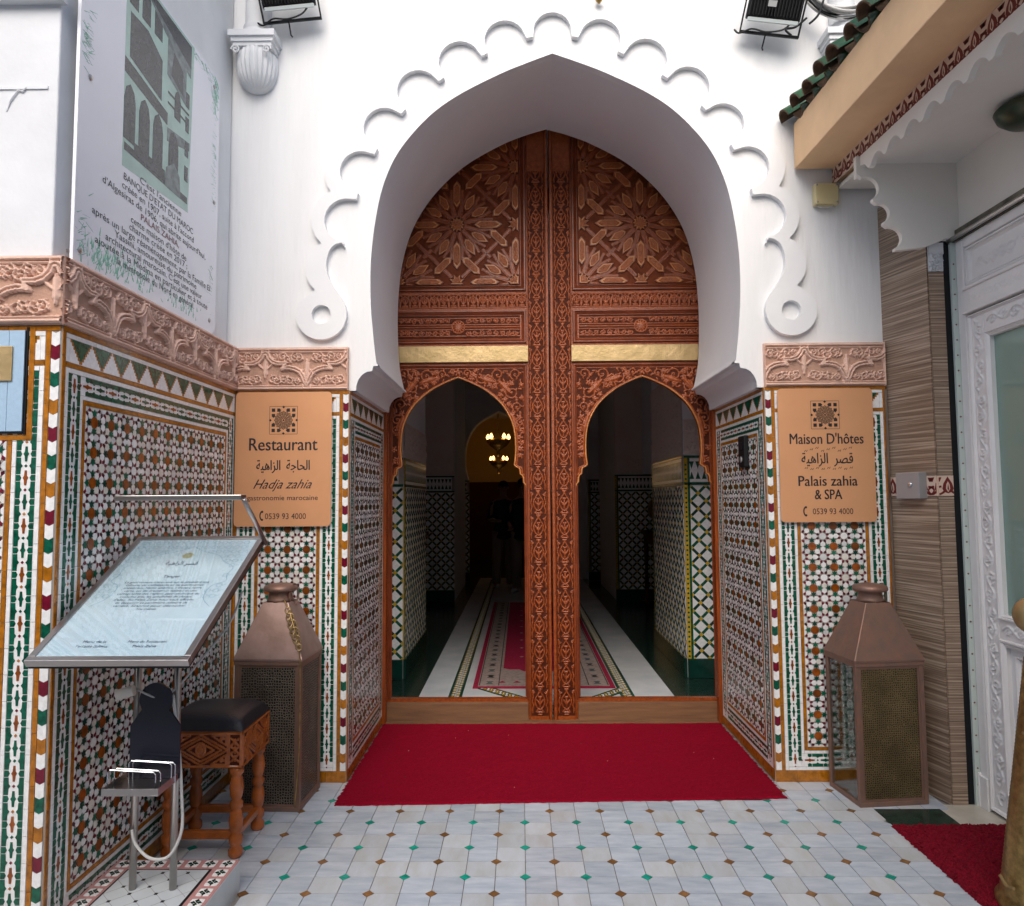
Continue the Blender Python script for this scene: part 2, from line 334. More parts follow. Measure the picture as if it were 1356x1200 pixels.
# height field of carved strokes -------------------------------------------------------------
class Relief:
    def __init__(s, W, H, res):
        s.W, s.H = W, H; s.nu = max(2, int(round(W/res))); s.nv = max(2, int(round(H/res))); s.du = W/s.nu; s.dv = H/s.nv
        s.U, s.V = np.meshgrid(np.linspace(0, W, s.nu+1), np.linspace(0, H, s.nv+1), indexing='ij')
        s.h = np.zeros_like(s.U)
    def stroke(s, pts, w, h, flat=.6, w2=None):
        n = len(pts)-1
        for k in range(n):
            (x0, y0), (x1, y1) = pts[k], pts[k+1]; ww = w if w2 is None else w+(w2-w)*k/max(1, n-1)
            i0 = max(0, int((min(x0, x1)-ww)/s.du)); i1 = min(s.nu, int((max(x0, x1)+ww)/s.du)+1)
            j0 = max(0, int((min(y0, y1)-ww)/s.dv)); j1 = min(s.nv, int((max(y0, y1)+ww)/s.dv)+1)
            if i0 > i1 or j0 > j1: continue
            U = s.U[i0:i1+1, j0:j1+1]; V = s.V[i0:i1+1, j0:j1+1]; dx, dy = x1-x0, y1-y0; L = dx*dx+dy*dy+1e-12
            t = np.clip(((U-x0)*dx+(V-y0)*dy)/L, 0, 1); d = np.hypot(U-x0-t*dx, V-y0-t*dy)
            q = np.clip((1-d/ww)/(1-flat), 0, 1)*h
            np.maximum(s.h[i0:i1+1, j0:j1+1], q, out=s.h[i0:i1+1, j0:j1+1])
    def leaf(s, x, y, an, L, w, h):
        n = 7; P = [(x+math.cos(an)*L*k/n, y+math.sin(an)*L*k/n) for k in range(n+1)]
        for k in range(n): s.stroke(P[k:k+2], max(.003, w*math.sin(PI*(k+.7)/(n+.6))), h, .3)
    def spiral(s, x, y, r, a0, turns, sg, w, h, leafy=True):
        n = int(14*turns)+4; P = []
        for k in range(n+1):
            t = k/n; rr = r*(1-.82*t); a = a0+sg*2*PI*turns*t; P.append((x+rr*math.cos(a), y+rr*math.sin(a)))
        s.stroke(P, w, h, .35, w*.75); s.stroke([(x-.0005, y), (x+.0005, y)], w*1.25, h*1.05, .2)
        if leafy:
            for k in range(2, n-3, 4):
                px, py = P[k]; a = math.atan2(py-y, px-x); s.leaf(px, py, a+sg*.9, r*.42, w*1.1, h*.85)
    def build(s, name, mats, parent=None, M=None, mask=None, split=None, w0=0.):
        idx = np.arange((s.nu+1)*(s.nv+1)).reshape(s.nu+1, s.nv+1)
        v = np.stack([s.U, s.V, s.h+w0], -1).reshape(-1, 3)
        f = np.stack([idx[:-1, :-1], idx[1:, :-1], idx[1:, 1:], idx[:-1, 1:]], -1).reshape(-1, 4)
        hm = ((s.h[:-1, :-1]+s.h[1:, 1:]+s.h[1:, :-1]+s.h[:-1, 1:])/4).reshape(-1)
        if mask is not None:
            cu = (s.U[:-1, :-1]+s.du/2).reshape(-1); cv = (s.V[:-1, :-1]+s.dv/2).reshape(-1); k = mask(cu, cv); f = f[k]; hm = hm[k]
        me = bpy.data.meshes.new(name); me.vertices.add(len(v)); me.vertices.foreach_set('co', v.ravel())
        me.loops.add(f.size); me.loops.foreach_set('vertex_index', f.ravel().astype(np.int32)); me.polygons.add(len(f))
        me.polygons.foreach_set('loop_start', np.arange(0, f.size, 4, dtype=np.int32))
        try: me.polygons.foreach_set('loop_total', np.full(len(f), 4, dtype=np.int32))
        except Exception: pass
        for m in mats: me.materials.append(m)
        if split is not None and len(mats) > 1: me.polygons.foreach_set('material_index', (hm < split).astype(np.int32))
        me.polygons.foreach_set('use_smooth', np.ones(len(f), dtype=bool))
        me.update(calc_edges=True); me.validate()
        return ob(name, me, parent, M)
def arabesque(R, inside, rmin, rmax, w, h, seed=1, n=900):
    rnd = random.Random(seed); C = []
    for k in range(n):
        r = rmax-(rmax-rmin)*min(1, k/(n*.6)); x = rnd.uniform(0, R.W); y = rnd.uniform(0, R.H)
        if not inside(x, y, r*1.08): continue
        if all(math.hypot(x-a, y-b) > (r+c)*.98 for a, b, c in C): C.append((x, y, r))
    for i, (x, y, r) in enumerate(C):
        near = min((c for c in C if c[:2] != (x, y)), key=lambda c: math.hypot(c[0]-x, c[1]-y), default=(x+1, y, r))
        a0 = math.atan2(near[1]-y, near[0]-x)
        R.spiral(x, y, r*.93, a0, 1.25, 1 if i % 2 else -1, w, h)
        for q in (1.1, 2.4, 3.9, 5.1):
            R.leaf(x+math.cos(a0+q)*r, y+math.sin(a0+q)*r, a0+q+.6, r*.45, w*1.2, h*.8)
# ------------------------------------------------------------------ lettering
def lettering(s, width, parent, M, m=ink, align='CENTER', height=None, shear=0., ext=.0006, bold=0., name='lettering', heavy=0.):
    cu = bpy.data.curves.new('t', 'FONT'); cu.body = s; cu.size = 1; cu.extrude = 0; cu.shear = shear; cu.offset = bold; cu.resolution_u = 3
    o = bpy.data.objects.new('t', cu); COL.objects.link(o); dg = bpy.context.evaluated_depsgraph_get()
    me = bpy.data.meshes.new_from_object(o.evaluated_get(dg)); bpy.data.objects.remove(o)
    if not len(me.vertices): return None
    co = np.empty(len(me.vertices)*3); me.vertices.foreach_get('co', co); co = co.reshape(-1, 3)
    x0, x1 = co[:, 0].min(), co[:, 0].max(); sx = width/(x1-x0); sy = sx if height is None else height
    co[:, 0] = (co[:, 0]-(x0 if align == 'LEFT' else (x0+x1)/2))*sx; co[:, 1] *= sy; co[:, 2] = ext
    if heavy:
        q2 = co.copy(); me2 = me.copy(); q2[:, 0] += heavy; q2[:, 1] += heavy*.4; q2[:, 2] = ext*.6; me2.vertices.foreach_set('co', q2.ravel()); me2.materials.clear(); me2.materials.append(m); me2.update(); ob(name, me2, parent, M)
    me.vertices.foreach_set('co', co.ravel()); me.materials.clear(); me.materials.append(m); me.update()
    return ob(name, me, parent, M)
AR_QASR = '\ufeae\ufebc\ufed7'
AR_ZAHIA = '\ufe94\ufef4\ufeeb\ufe8d\ufeb0\ufedf\ufe8d'
AR_HAJJA = '\ufe94\ufe9f\ufe8e\ufea4\ufedf\ufe8d'

# ================================================================== GROUND
g = MB(); g.box(-60, 60, -60, 0, -.06, -.022, street); g.box(-60, 60, 0, 60, -.06, -.022, street)
g.build('ground', kind='structure')
g = MB(); g.box(-1.9, 1.93, -3.6, 1.0, -.02, -.006, grout_f)
floor = g.build('courtyard_floor', kind='structure')
TT = .12; GX, GY = -.19, -1.07
def tile_poly(variant, x, y, gap=.0017, c=.0222):
    P = []; g2 = gap; a, b = x+g2, x+TT-g2; d, e = y+g2, y+TT-g2
    if variant == 0: P = [(a+c, d), (b, d), (b, e-c), (b-c, e), (a, e), (a, d+c)]
    else: P = [(a, d), (b-c, d), (b, d+c), (b, e), (a+c, e), (a, e-c)]
    return P
tm = []
for vr in (0, 1):
    for k in range(3):
        q = MB(); q.prism(tile_poly(vr, -TT/2, -TT/2), -.012, 0, (marble_w, marble_w, marble_y)[k], tilt=.006); tm.append(q.mesh('floor_tile'))
dm = {}
for nm, m in (('t', teal), ('b', brown)):
    q = MB(); q.prism(ngon(0, 0, .0222, 4), -.012, 0, m, tilt=.006); dm[nm] = q.mesh('insert')
far = MB()
for j in range(-20, 9):
    for i in range(-14, 17):
        x, y = GX+i*TT, GY+j*TT; odd = (i+j) % 2 != 0; cx, cy = x+TT/2, y+TT/2
        if cx > 1.45 and cy < -.34: continue
        if cx > 1.84 or cx < -1.80: continue
        if cy < -1.05 and cx < -1.28: continue
        if cy > -.20 and abs(cx) < 1.05: continue
        near = j >= -3
        if near: 
            o = ob('floor_tile', tm[(0 if odd else 3)+random.randrange(3)], floor, T(cx, cy, random.uniform(-.0006, .0006)))
        else: far.prism([(px, py) for px, py in tile_poly(0 if odd else 1, x, y)], -.012, random.uniform(-.0006, .0004), marble_w)
        if odd and abs(x) < 1.9:
            k = 't' if j % 2 else 'b'
            if near: ob('turquoise_insert' if k == 't' else 'brown_insert', dm[k], floor, T(x, y, .0002))
            else: far.prism(ngon(x, y, .0222, 4), -.012, 0, teal if k == 't' else brown)
far.build('tile_field', floor, kind='stuff')
q = MB(); q.box(1.485, 1.80, -.62, -.335, -.014, .001, gmarble); q.build('green_marble_slab', floor, bevel=.001)
q = MB(); q.box(1.803, 2.06, -.62, -.285, -.014, .0, cmarble); q.build('cream_marble_slab', floor, bevel=.001)

# building across the lane: added out of view to block low sky light
OP = thing('added_opposite_building', 'added pale building, unseen across the lane, that blocks low sky light from the hall', 'building', (0, -8.2, 0))
q = MB(); cream_w = mat('cream_house_paint', (.78, .72, .62), .8, var=.06, vscale=2); q.box(-10, 10, -.5, .5, 0, 5.2, cream_w); q.build('wall', OP); q = MB(); q.box(-10, 10, .5, .62, 5.0, 5.2, cream_w); q.build('cornice', OP)
for x in (-6, -2.6, 2.6, 6):
    q = MB(); q.box(x-.5, x+.5, .5, .56, 3.2, 4.6, wood_d); q.build('window', OP, bevel=.01)
for x in (-4.5, 0, 4.5):
    q = MB(); q.box(x-.8, x+.8, .5, .58, 0, 2.6, wood_d); q.build('door', OP, bevel=.01)
q = MB(); q.box(-10, 10, .5, .53, 0, 1.1, t_dark); q.build('dado', OP)

# ================================================================== TILED DADOS
VAR = {t_white.name: [t_white, t_white, mat('white_glaze_grey', (.66, .67, .68), .12, var=.1, vscale=60, spec=.6), mat('white_glaze_warm', (.72, .69, .63), .16, var=.1, vscale=60, spec=.6)],
       t_green.name: [t_green, mat('deep_green_glaze', (.002, .05, .035), .12, var=.4, vscale=45, spec=.6), mat('bright_green_glaze', (.006, .12, .065), .12, var=.4, vscale=45, spec=.6)],
       t_red.name: [t_red, mat('dark_maroon_glaze', (.07, .006, .016), .13, spec=.6)], t_rust.name: [t_rust, mat('brown_glaze', (.16, .045, .008), .13, var=.3, vscale=30, spec=.6)]}
def glaze_pick(m): return random.choice(VAR.get(m.name, [m]))
def cell_pieces(kind, cx, cy, su, sv):
    out = []
    if kind == 'r':
        out.append((ngon(cx, cy, .0182, 8, PI/8), t_white))
        for k in range(8):
            a = k*PI/4; c, s = math.cos(a), math.sin(a); R = .0412
            P = [(-.0140, -.002), (-.007, -.0108), (.0065, -.0125), (.0140, -.004), (.0140, .004), (.0065, .0125), (-.007, .0108), (-.0140, .002)]
            out.append(([(cx+(R+p)*c-q*s, cy+(R+p)*s+q*c) for p, q in P], t_white))
            a += PI/8; c, s = math.cos(a), math.sin(a); R = .0262
            P = [(-.0085, 0), (.003, -.0078), (.0125, 0), (.003, .0078)]
            out.append(([(cx+(R+p)*c-q*s, cy+(R+p)*s+q*c) for p, q in P], t_red))
    else:
        for dx, dy in ((1, 0), (-1, 0), (0, 1), (0, -1)):
            out.append((star(cx+dx*.0330, cy+dy*.0330, .0165, .0080, 6, 0 if dx else PI/6), t_green))
    return out
def mosaic_field(parent, M, u0, u1, v0, v1, indiv, w=.004):
    W, H = u1-u0, v1-v0; nu, nv = max(1, round(W/.1115)), max(1, round(H/.1115)); a, b = W/nu, H/nv; su, sv = a/.1115, b/.1115
    mb = MB(); mb.box(u0, u1, v0, v1, -.004, .0016, t_grout)
    oct_me = None
    def put(P, m, jit):
        P = [(u0+(x)*su, v0+y*sv) for x, y in P]; P = clip(P, u0+.0008, u1-.0008, v0+.0008, v1-.0008)
        if P: mb.prism(P, 0, w+random.uniform(-.0005, .0005), glaze_pick(m), tilt=jit)
    for i in range(nu+1):
        for j in range(nv+1):
            for P, m in cell_pieces('r', i*.1115+random.uniform(-.0008, .0008), j*.1115+random.uniform(-.0008, .0008), su, sv): put(P, m, .06)
    if indiv:
        q = MB(); q.prism([(x*su, y*sv) for x, y in ngon(0, 0, .0218, 8, PI/8)], 0, w+.0004, t_rust); oct_me = q.mesh('octagon_tile')
    for i in range(nu):
        for j in range(nv):
            cx, cy = (i+.5)*.1115, (j+.5)*.1115
            for P, m in cell_pieces('o', cx, cy, su, sv): put(P, m, .03)
            if indiv: ob('octagon_tile', oct_me, parent, T(u0+cx*su, v0+cy*sv, random.uniform(-.0003, .0005)) @ Matrix.Rotation(random.uniform(-.06, .06), 4, 'Z') @ Matrix.Rotation(random.uniform(-.02, .02), 4, 'X'))
            else: put(ngon(cx, cy, .0218, 8, PI/8), t_rust, .03)
    return mb
def green_band(mb, s0, L, t0, vert, w=.0045, corner=False):
    n = max(1, round(L/.08)); p = L/n; k = p/.08
    def put(P, m, ww=w):
        P = [((t0+t, s0+s) if vert else (s0+s, t0+t)) for s, t in P]
        if vert: P = P[::-1]
        mb.prism(P, 0 if ww < .004 else .002, ww+random.uniform(-.0002, .0002), m, tilt=.02 if ww > .004 else 0)
    put([(0, 0), (L, 0), (L, .067), (0, .067)], t_white, .0030)
    for i in range(n):
        c = (i+.5)*p
        for sg in (0, 1):
            f = (lambda t: t) if sg == 0 else (lambda t: .067-t)
            A = [(c-.010*k, .0006), (c+.010*k, .0006), (c+.010*k, .014), (c, .019), (c-.010*k, .014)]
            B = [(c+.0125*k, .0006), (c+p-.0125*k, .0006), (c+p-.0125*k, .0155), (c+p/2+.008, .0165), (c+p/2, .0225), (c+p/2-.008, .0165), (c+.0125*k, .0155)]
            if i == n-1: B = [(min(s, L), t) for s, t in B]
            for P in (A, B):
                P = [(s, f(t)) for s, t in P]
                put(P if sg == 0 else P[::-1], t_green)
        if True:
            h = .0335; m = t_green if i % 2 else t_rust
            put([(c-.025*k, h-.0035), (c-.007, h-.005), (c, h-.0095), (c+.007, h-.005), (c+.025*k, h-.0035), (c+.025*k, h+.0035), (c+.007, h+.005), (c, h+.0095), (c-.007, h+.005), (c-.025*k, h+.0035)], m)
            put([(c-p/2-.0055, h), (c-p/2, h-.0055), (c-p/2+.0055, h), (c-p/2, h+.0055)], (t_red, t_green, t_ochre)[i % 3])
BAR = {}
def bars(parent, mb, u0, u1, v0, v1, m, indiv, ln=.085, name='border_tile'):
    W, H = u1-u0, v1-v0; vert = H > W; L = H if vert else W; n = max(1, round(L/ln)); p = L/n
    for i in range(n):
        a, b = (u0, v0+i*p) if vert else (u0+i*p, v0); w_, h_ = (W, p) if vert else (p, H)
        if indiv:
            key = (round(w_, 4), round(h_, 4), m.name)
            if key not in BAR:
                q = MB(); q.prism([(.0008, .0008), (w_-.0008, .0008), (w_-.0008, h_-.0008), (.0008, h_-.0008)], 0, .0044, m, tilt=.004); BAR[key] = q.mesh(name)
            ob(name, BAR[key], parent, T(a, b, random.uniform(-.0005, .0005)))
        else: mb.prism([(a+.0008, b+.0008), (a+w_-.0008, b+.0008), (a+w_-.0008, b+h_-.0008), (a+.0008, b+h_-.0008)], 0, .0044+random.uniform(-.0004, .0004), m, tilt=.01)
CH = {}
def chevrons(parent, mb, u0, v0, v1, indiv, W=.030):
    n = round((v1-v0)/.047); p = (v1-v0)/n; seq = [t_ochre, t_white, t_red, t_white, t_green, t_white]
    for i in range(n):
        m = seq[(n-i) % 6]; P = [(.0006, .0006), (W/2, -.007), (W-.0006, .0006), (W-.0006, p-.0006), (W/2, p-.008), (.0006, p-.0006)]
        if i == 0: P[1] = (W/2, .0006)
        if indiv and i:
            key = (round(p, 4), m.name)
            if key not in CH: q = MB(); q.prism(P, 0, .0044, m, tilt=.004); CH[key] = q.mesh('chevron_tile')
            ob('chevron_tile', CH[key], parent, T(u0, v0+i*p, random.uniform(-.0004, .0004)))
        else: mb.prism([(u0+x, v0+i*p+y) for x, y in P], 0, .0044, m, tilt=.01)
def zigzag(parent, mb, u0, u1, v0, H, indiv, per=.127):
    n = max(1, round((u1-u0)/per)); p = (u1-u0)/n
    mb.prism([(u0, v0), (u1, v0), (u1, v0+H), (u0, v0+H)], 0, .0032, t_white)
    def tri(hw, bot, steps):
        P = []
        for k in range(steps): y = H-(H-bot)*k/steps; y2 = H-(H-bot)*(k+1)/steps; x = hw*(1-k/steps); P += [(x, y), (x, y2)]
        Q = [(-x, y) for x, y in P[::-1]]; return (P+Q)[::-1]
    A = tri(p*.475, .002, 7); B = tri(p*.40, .014, 7)
    if indiv:
        q = MB(); q.prism(A, 0, .0040, t_ochre); q.prism(B, .003, .0048, t_green); me = q.mesh('zigzag_tile')
    for i in range(n):
        c = u0+(i+.5)*p
        if indiv: ob('zigzag_tile', me, parent, T(c, v0, random.uniform(-.0003, .0003)))
        else: mb.prism([(c+x, v0+y) for x, y in A], 0, .0040, t_ochre); mb.prism([(c+x, v0+y) for x, y in B], .003, .0048, t_green)
def dado(wall, M, W, chl=False, chr_=False, indiv=True, H=2.10, oct_i=False, per=.127):
    q = MB(); q.box(0, W, 0, H, -.02, .0012, t_grout); D = q.build('tile_dado', wall, M)
    mb = MB(); u0, u1, v0, v1 = 0., W, .0, H
    bars(D, mb, u0, u1, 0, .06, t_ochre, True, .11, 'base_tile'); v0 = .06
    bars(D, mb, u0, u1, H-.02, H, t_ochre, indiv, .085); v1 = H-.02
    if chl: chevrons(D, mb, u0+.002, v0, v1, indiv); u0 += .033
    if chr_: chevrons(D, mb, u1-.032, v0, v1, indiv); u1 -= .033
    bars(D, mb, u0, u0+.018, v0, v1, t_ochre, indiv); bars(D, mb, u1-.018, u1, v0, v1, t_ochre, indiv); u0 += .019; u1 -= .019
    bars(D, mb, u0, u1, v1-.017, v1, t_white, False); v1 -= .018
    zigzag(D, mb, u0+.018, u1-.018, v1-.082, .082, indiv, per)
    bars(D, mb, u0, u0+.017, v1-.082, v1, t_white, False); bars(D, mb, u1-.017, u1, v1-.082, v1, t_white, False); v1 -= .083
    bars(D, mb, u0, u1, v1-.018, v1, t_ochre, indiv); v1 -= .019
    def ring(t, m, ind):
        nonlocal u0, u1, v0, v1
        bars(D, mb, u0, u0+t-.001, v0, v1, m, ind); bars(D, mb, u1-t+.001, u1, v0, v1, m, ind)
        bars(D, mb, u0+t, u1-t, v0, v0+t-.001, m, ind); bars(D, mb, u0+t, u1-t, v1-t+.001, v1, m, ind); u0 += t; u1 -= t; v0 += t; v1 -= t
    ring(.018, t_white, False)
    green_band(mb, v0, v1-v0, u0, True); green_band(mb, v0, v1-v0, u1-.067, True)
    green_band(mb, u0+.068, u1-u0-.136, v0, False); green_band(mb, u0+.068, u1-u0-.136, v1-.067, False)
    u0 += .068; u1 -= .068; v0 += .068; v1 -= .068
    ring(.016, t_white, False); ring(.018, t_ochre, indiv)
    mb.build('small_mosaic', D, kind='stuff')
    mosaic_field(D, None, u0, u1, v0, v1, oct_i).build('star_mosaic', D, kind='stuff')
    return D

# ---- carved stucco frieze
def frieze(wall, M, W, H=.24, phase=0., ends=(0, 0), D=.030):
    R = Relief(W, H, .0030); h = .015; P = .23
    strap = [(0, .207), (.012, .203), (.02, .180), (.04, .160), (.07, .150), (.112, .150), (.095, .122), (.128, .128), (.165, .120), (.193, .104), (.21, .078), (.22, .05), (.23, .036)]
    for y in (.012, .229): R.stroke([(0, y), (W, y)], .008, h)
    for y in (.026, .214): R.stroke([(0, y), (W, y)], .0035, h*.8)
    n = int(W/P)+3
    for k in range(-2, n):
        x0 = phase+k*P; up = k % 2 == 0
        f = (lambda y: y) if up else (lambda y: H-y)
        pts_ = [(x0+(s_ if up else P-s_), v_) for s_, v_ in strap]
        for off in (-.0075, .0075):
            Q = []
            for a_ in range(len(pts_)):
                p0, p1 = pts_[max(0, a_-1)], pts_[min(len(pts_)-1, a_+1)]; L_ = math.hypot(p1[0]-p0[0], p1[1]-p0[1])+1e-9
                Q.append((pts_[a_][0]-(p1[1]-p0[1])/L_*off, pts_[a_][1]+(p1[0]-p0[0])/L_*off))
            R.stroke(Q, .0054, h*1.15, .8)
        # fleuron hanging under this crossing
        R.stroke([(x0, f(.155)), (x0, f(.095))], .018, h*.9, .25); R.stroke([(x0, f(.17)), (x0, f(.07))], .008, h, .2)
        for sg in (1, -1):
            R.leaf(x0+sg*.012, f(.12), math.atan2(f(.15)-f(.12), sg*.03) if up else math.atan2(f(.15)-f(.12), sg*.03), .05, .009, h*.8)
            R.stroke([(x0+sg*.02, f(.228)), (x0+sg*.02, f(.207))], .004, h)
            for cx, cy, r, a in ((.095, .188, .024, 0), (.165, .185, .026, 2), (.045, .060, .024, 1), (.108, .065, .026, 3), (.18, .052, .018, 2)):
                X = x0+sg*cx
                R.spiral(X, f(cy), r, a if sg > 0 else PI-a, 1.3, sg, .0042, h*.95)
                pass
    R.stroke([(0, 0), (0, H)], .006, h) if ends[0] else None; R.stroke([(W, 0), (W, H)], .006, h) if ends[1] else None
    R.h += np.random.RandomState(3).normal(0, .00025, R.h.shape)
    q = MB(); q.box(0, W, 0, H, -D, .0005, stucco); b = q.build('carved_frieze', wall, M)
    R.build('frieze_carving', [stucco, stucco_d], b, T(0, 0, .001), split=.004)  # low faces get the darker stucco, so groove shade is in the colour
    return b

# ================================================================== ENTRANCE FRONT
FW = thing('entrance_wall', 'white plaster front wall with pointed horseshoe arch and scalloped moulding around the door', 'wall')
arch_r = [(1.138, 2.10), (1.104, 2.10), (1.101, 2.135), (1.090, 2.165), (1.070, 2.19), (1.045, 2.205), (1.018, 2.209), (1.014, 2.214), (1.010, 2.236), (.984, 2.238), (.984, 2.247), (.992, 2.25)]
fc = [(.992, 2.25), (1.012, 2.42), (1.027, 2.62), (1.026, 2.84), (1.003, 3.06), (.958, 3.27), (.87, 3.464), (.712, 3.653), (.541, 3.782), (.303, 3.905), (.135, 3.974), (.0, 4.024)]
bc = [(.998, 2.25), (1.032, 2.42), (1.045, 2.65), (1.043, 2.88), (1.022, 3.11), (.968, 3.33), (.880, 3.515), (.748, 3.690), (.560, 3.858), (.320, 3.995), (.15, 4.064), (.0, 4.108)]
curve = catmull(fc, 7); prof = arch_r+curve[1:]; prof_b = arch_r+catmull(bc, 7)[1:]
full = prof+[(-x, y) for x, y in prof[-2::-1]]; full_b = prof_b+[(-x, y) for x, y in prof_b[-2::-1]]
mb = MB()
outer = [(2.02, 0.0), (2.02, 5.2), (-1.95, 5.2), (-1.95, 0.0), (-1.138, 0.0)] + [(-x, y) for x, y in prof] + prof[-2::-1] + [(1.138, 0)]
# front sheet with the opening notched in
poly_solid(mb, outer, .0, .05, plaster, back=False)
o = mb.build('plaster_front', FW, Fr((0, .065, 0), (1, 0, 0)))
o.data.materials[0] = mat('streaked_white_plaster', (.82, .825, .832), .75, bump=.4, bscale=7, var=.05, vscale=1.3, var2=(.765, .77, .775), stretch=(4.5, .55, 1))
# tunnel (deep reveal), slightly flared towards the door
mb = MB(); N = len(full); ys = [.0145, .25, .5, .75, .985]
for t in ys:
    k = (t-.0145)/.97
    for (x, z), (x2, z2) in zip(full, full_b): mb.v.append((x+(x2-x)*k, t, z+(z2-z)*k))
i = mb.mi(plaster)
for a in range(len(ys)-1):
    for j in range(N-1): mb.f.append((a*N+j, (a+1)*N+j, (a+1)*N+j+1, a*N+j+1)); mb.m.append(i)
rv = mb.build('arch_reveal', FW); smooth_by_angle(rv, 25)
# back closing sheet behind the reveal so nothing leaks
mb = MB(); back = [(2.02, 0.0), (2.02, 5.2), (-1.95, 5.2), (-1.95, 0.0), (-1.138, 0.0)] + [(-x, y) for x, y in prof_b] + prof_b[-2::-1] + [(1.138, 0)]
poly_solid(mb, back, 0, .02, plaster, back=True); mb.build('inner_wall_face', FW, Fr((0, 1.004, 0), (1, 0, 0)))
mb = MB(); mb.box(-1.95, 2.02, .0, 1.0, 5.2, 5.25, plaster); mb.build('wall_coping', FW)
# scalloped moulding
cus = [(.128, 4.103), (.384, 4.004), (.628, 3.862), (.843, 3.678), (.997, 3.448), (1.100, 3.192), (1.148, 2.905)]
def lobe(a, b, bul, n=10, trim=.0):
    # arc from a to b bulging outwards (to the left of travel a->b)
    ax, ay = a; bx, by = b; dx, dy = bx-ax, by-ay; L = math.hypot(dx, dy); nx, ny = dy/L, -dx/L
    mx, my = (ax+bx)/2, (ay+by)/2; out = []
    nx, ny = -nx, -ny
    R = (L*L/4+bul*bul)/(2*bul); cx, cy = mx-nx*(bul-R)*-1*-1, my
    c = bul-R; cx, cy = mx+nx*c, my+ny*c; a0 = math.atan2(ay-cy, ax-cx); a1 = math.atan2(by-cy, bx-cx)
    # choose sweep passing through the bulge point
    am = math.atan2(my+ny*bul-cy, mx+nx*bul-cx)
    def norm(t): return (t+4*PI) % (2*PI)
    s1 = norm(a1-a0); sm = norm(am-a0); sw = s1 if sm < s1 else s1-2*PI
    return [(cx+R*math.cos(a0+sw*k/n), cy+R*math.sin(a0+sw*k/n)) for k in range(n+1)]
def half_scallop():
    inner = []; c0 = (-.128, 4.103); pts = [c0]+cus
    for k in range(len(pts)-1):
        a, b = pts[k], pts[k+1]; L = math.hypot(b[0]-a[0], b[1]-a[1]); tx, ty = (b[0]-a[0])/L, (b[1]-a[1])/L; nx, ny = -ty, tx
        g_ = .022; A = (a[0]+tx*g_+nx*.030, a[1]+ty*g_+ny*.030); B = (b[0]-tx*g_+nx*.030, b[1]-ty*g_+ny*.030)
        arc = lobe(A, B, L*.44, 12)
        inner += [(a[0]+tx*g_*.85, a[1]+ty*g_*.85)]+arc+[(b[0]-tx*g_*.85, b[1]-ty*g_*.85)]
    return [p for p in inner if p[0] >= -1e-6]
inn = half_scallop()
# last lobe runs into the volute
vc = (1.293, 2.522); vr = .141
tail = catmull([(1.168, 2.90), (1.185, 2.925), (1.235, 2.905), (1.262, 2.85), (1.268, 2.79), (1.255, 2.73), (1.225, 2.675), (1.185, 2.62)], 5)
vol = [(vc[0]+vr*math.cos(a), vc[1]+vr*math.sin(a)) for a in [math.radians(t) for t in range(140, -181, -12)]]
# mirrored side: build on +x; travel: inner edge down, round the volute, outer edge back up
vol = [(vc[0]-vr*math.cos(a), vc[1]+vr*math.sin(a)) for a in [math.radians(t) for t in range(32, -209, -12)]]
notch = [(.155, 4.247), (.435, 4.140), (.712, 3.975), (.962, 3.765), (1.133, 3.518), (1.247, 3.220), (1.296, 2.924), (1.300, 2.640)]
outp = []; pts = [(-.155, 4.247)]+notch
for k in range(len(pts)-1):
    a, b = pts[k], pts[k+1]; L = math.hypot(b[0]-a[0], b[1]-a[1]); outp += lobe(a, b, L*(.27 if k < 7 else .30), 10)[:-1]
outp = [p for p in outp if p[0] >= -1e-6]
halfR = inn[:-1]+tail+vol+outp[::-1]
mb = MB()
for sg in (1, -1):
    P = [(sg*x, y) for x, y in halfR]
    hole = [(sg*vc[0]+.053*math.cos(t*PI/12), vc[1]+.053*math.sin(t*PI/12)) for t in range(24)]
    poly_solid(mb, P, -.005, .034, plaster, holes=[hole], back=False)
sm = mb.build('scalloped_moulding', FW, Fr((0, .015, 0), (1, 0, 0)))
# dados and friezes of the front
dado(FW, Fr((-1.765, 0, 0), (1, 0, 0)), .627, chr_=True)
dado(FW, Fr((1.138, 0, 0), (1, 0, 0)), .657, chl=True)
dado(FW, Fr((-1.138, 0.003, 0), (0, 1, 0)), .978, indiv=False, per=.15)
dado(FW, Fr((1.138, .981, 0), (0, -1, 0)), .978, indiv=False, per=.15)
frieze(FW, Fr((-1.765, -.006, 2.10), (1, 0, 0)), .622, phase=.165, ends=(0, 1))
frieze(FW, Fr((1.140, -.006, 2.10), (1, 0, 0)), .652, phase=.215, ends=(1, 1))
# capitals with fluted corbel high on the wall
def capital(x, z, right):
    q = MB(); s = .085
    q.box(-.135, .135, -.15, .02, -.05, -.02, plaster2); q.box(-.125, .125, -.14, .02, -.075, -.05, plaster2); q.box(-.15, .15, -.165, .02, -.02, .02, plaster2)
    pr = [(.02, -.33), (.06, -.318), (.095, -.285), (.118, -.235), (.128, -.17), (.125, -.11), (.112, -.075)]
    q.lathe(pr, plaster2, 120, (0, -.03, 0), .045, 24)
    q.lathe([(.105, .02), (.105, .05), (.085, .06), (.092, .075), (.092, .095), (.08, .105), (.078, .8)], plaster2, 28, (0, -.04, 0))
    for k in (-1, 1):
        P = [(k*.10+.03*(1-t/16)*math.cos(t*.7)*k, -.155, -.11+.03*(1-t/16)*math.sin(t*.7)) for t in range(15)]
        q.tube(P, .006, plaster2, 6)
    c = q.build('corbel_capital', FW, T(x, .02, z) @ Matrix.Scale(.86, 4), bevel=0); smooth_by_angle(c, 35)
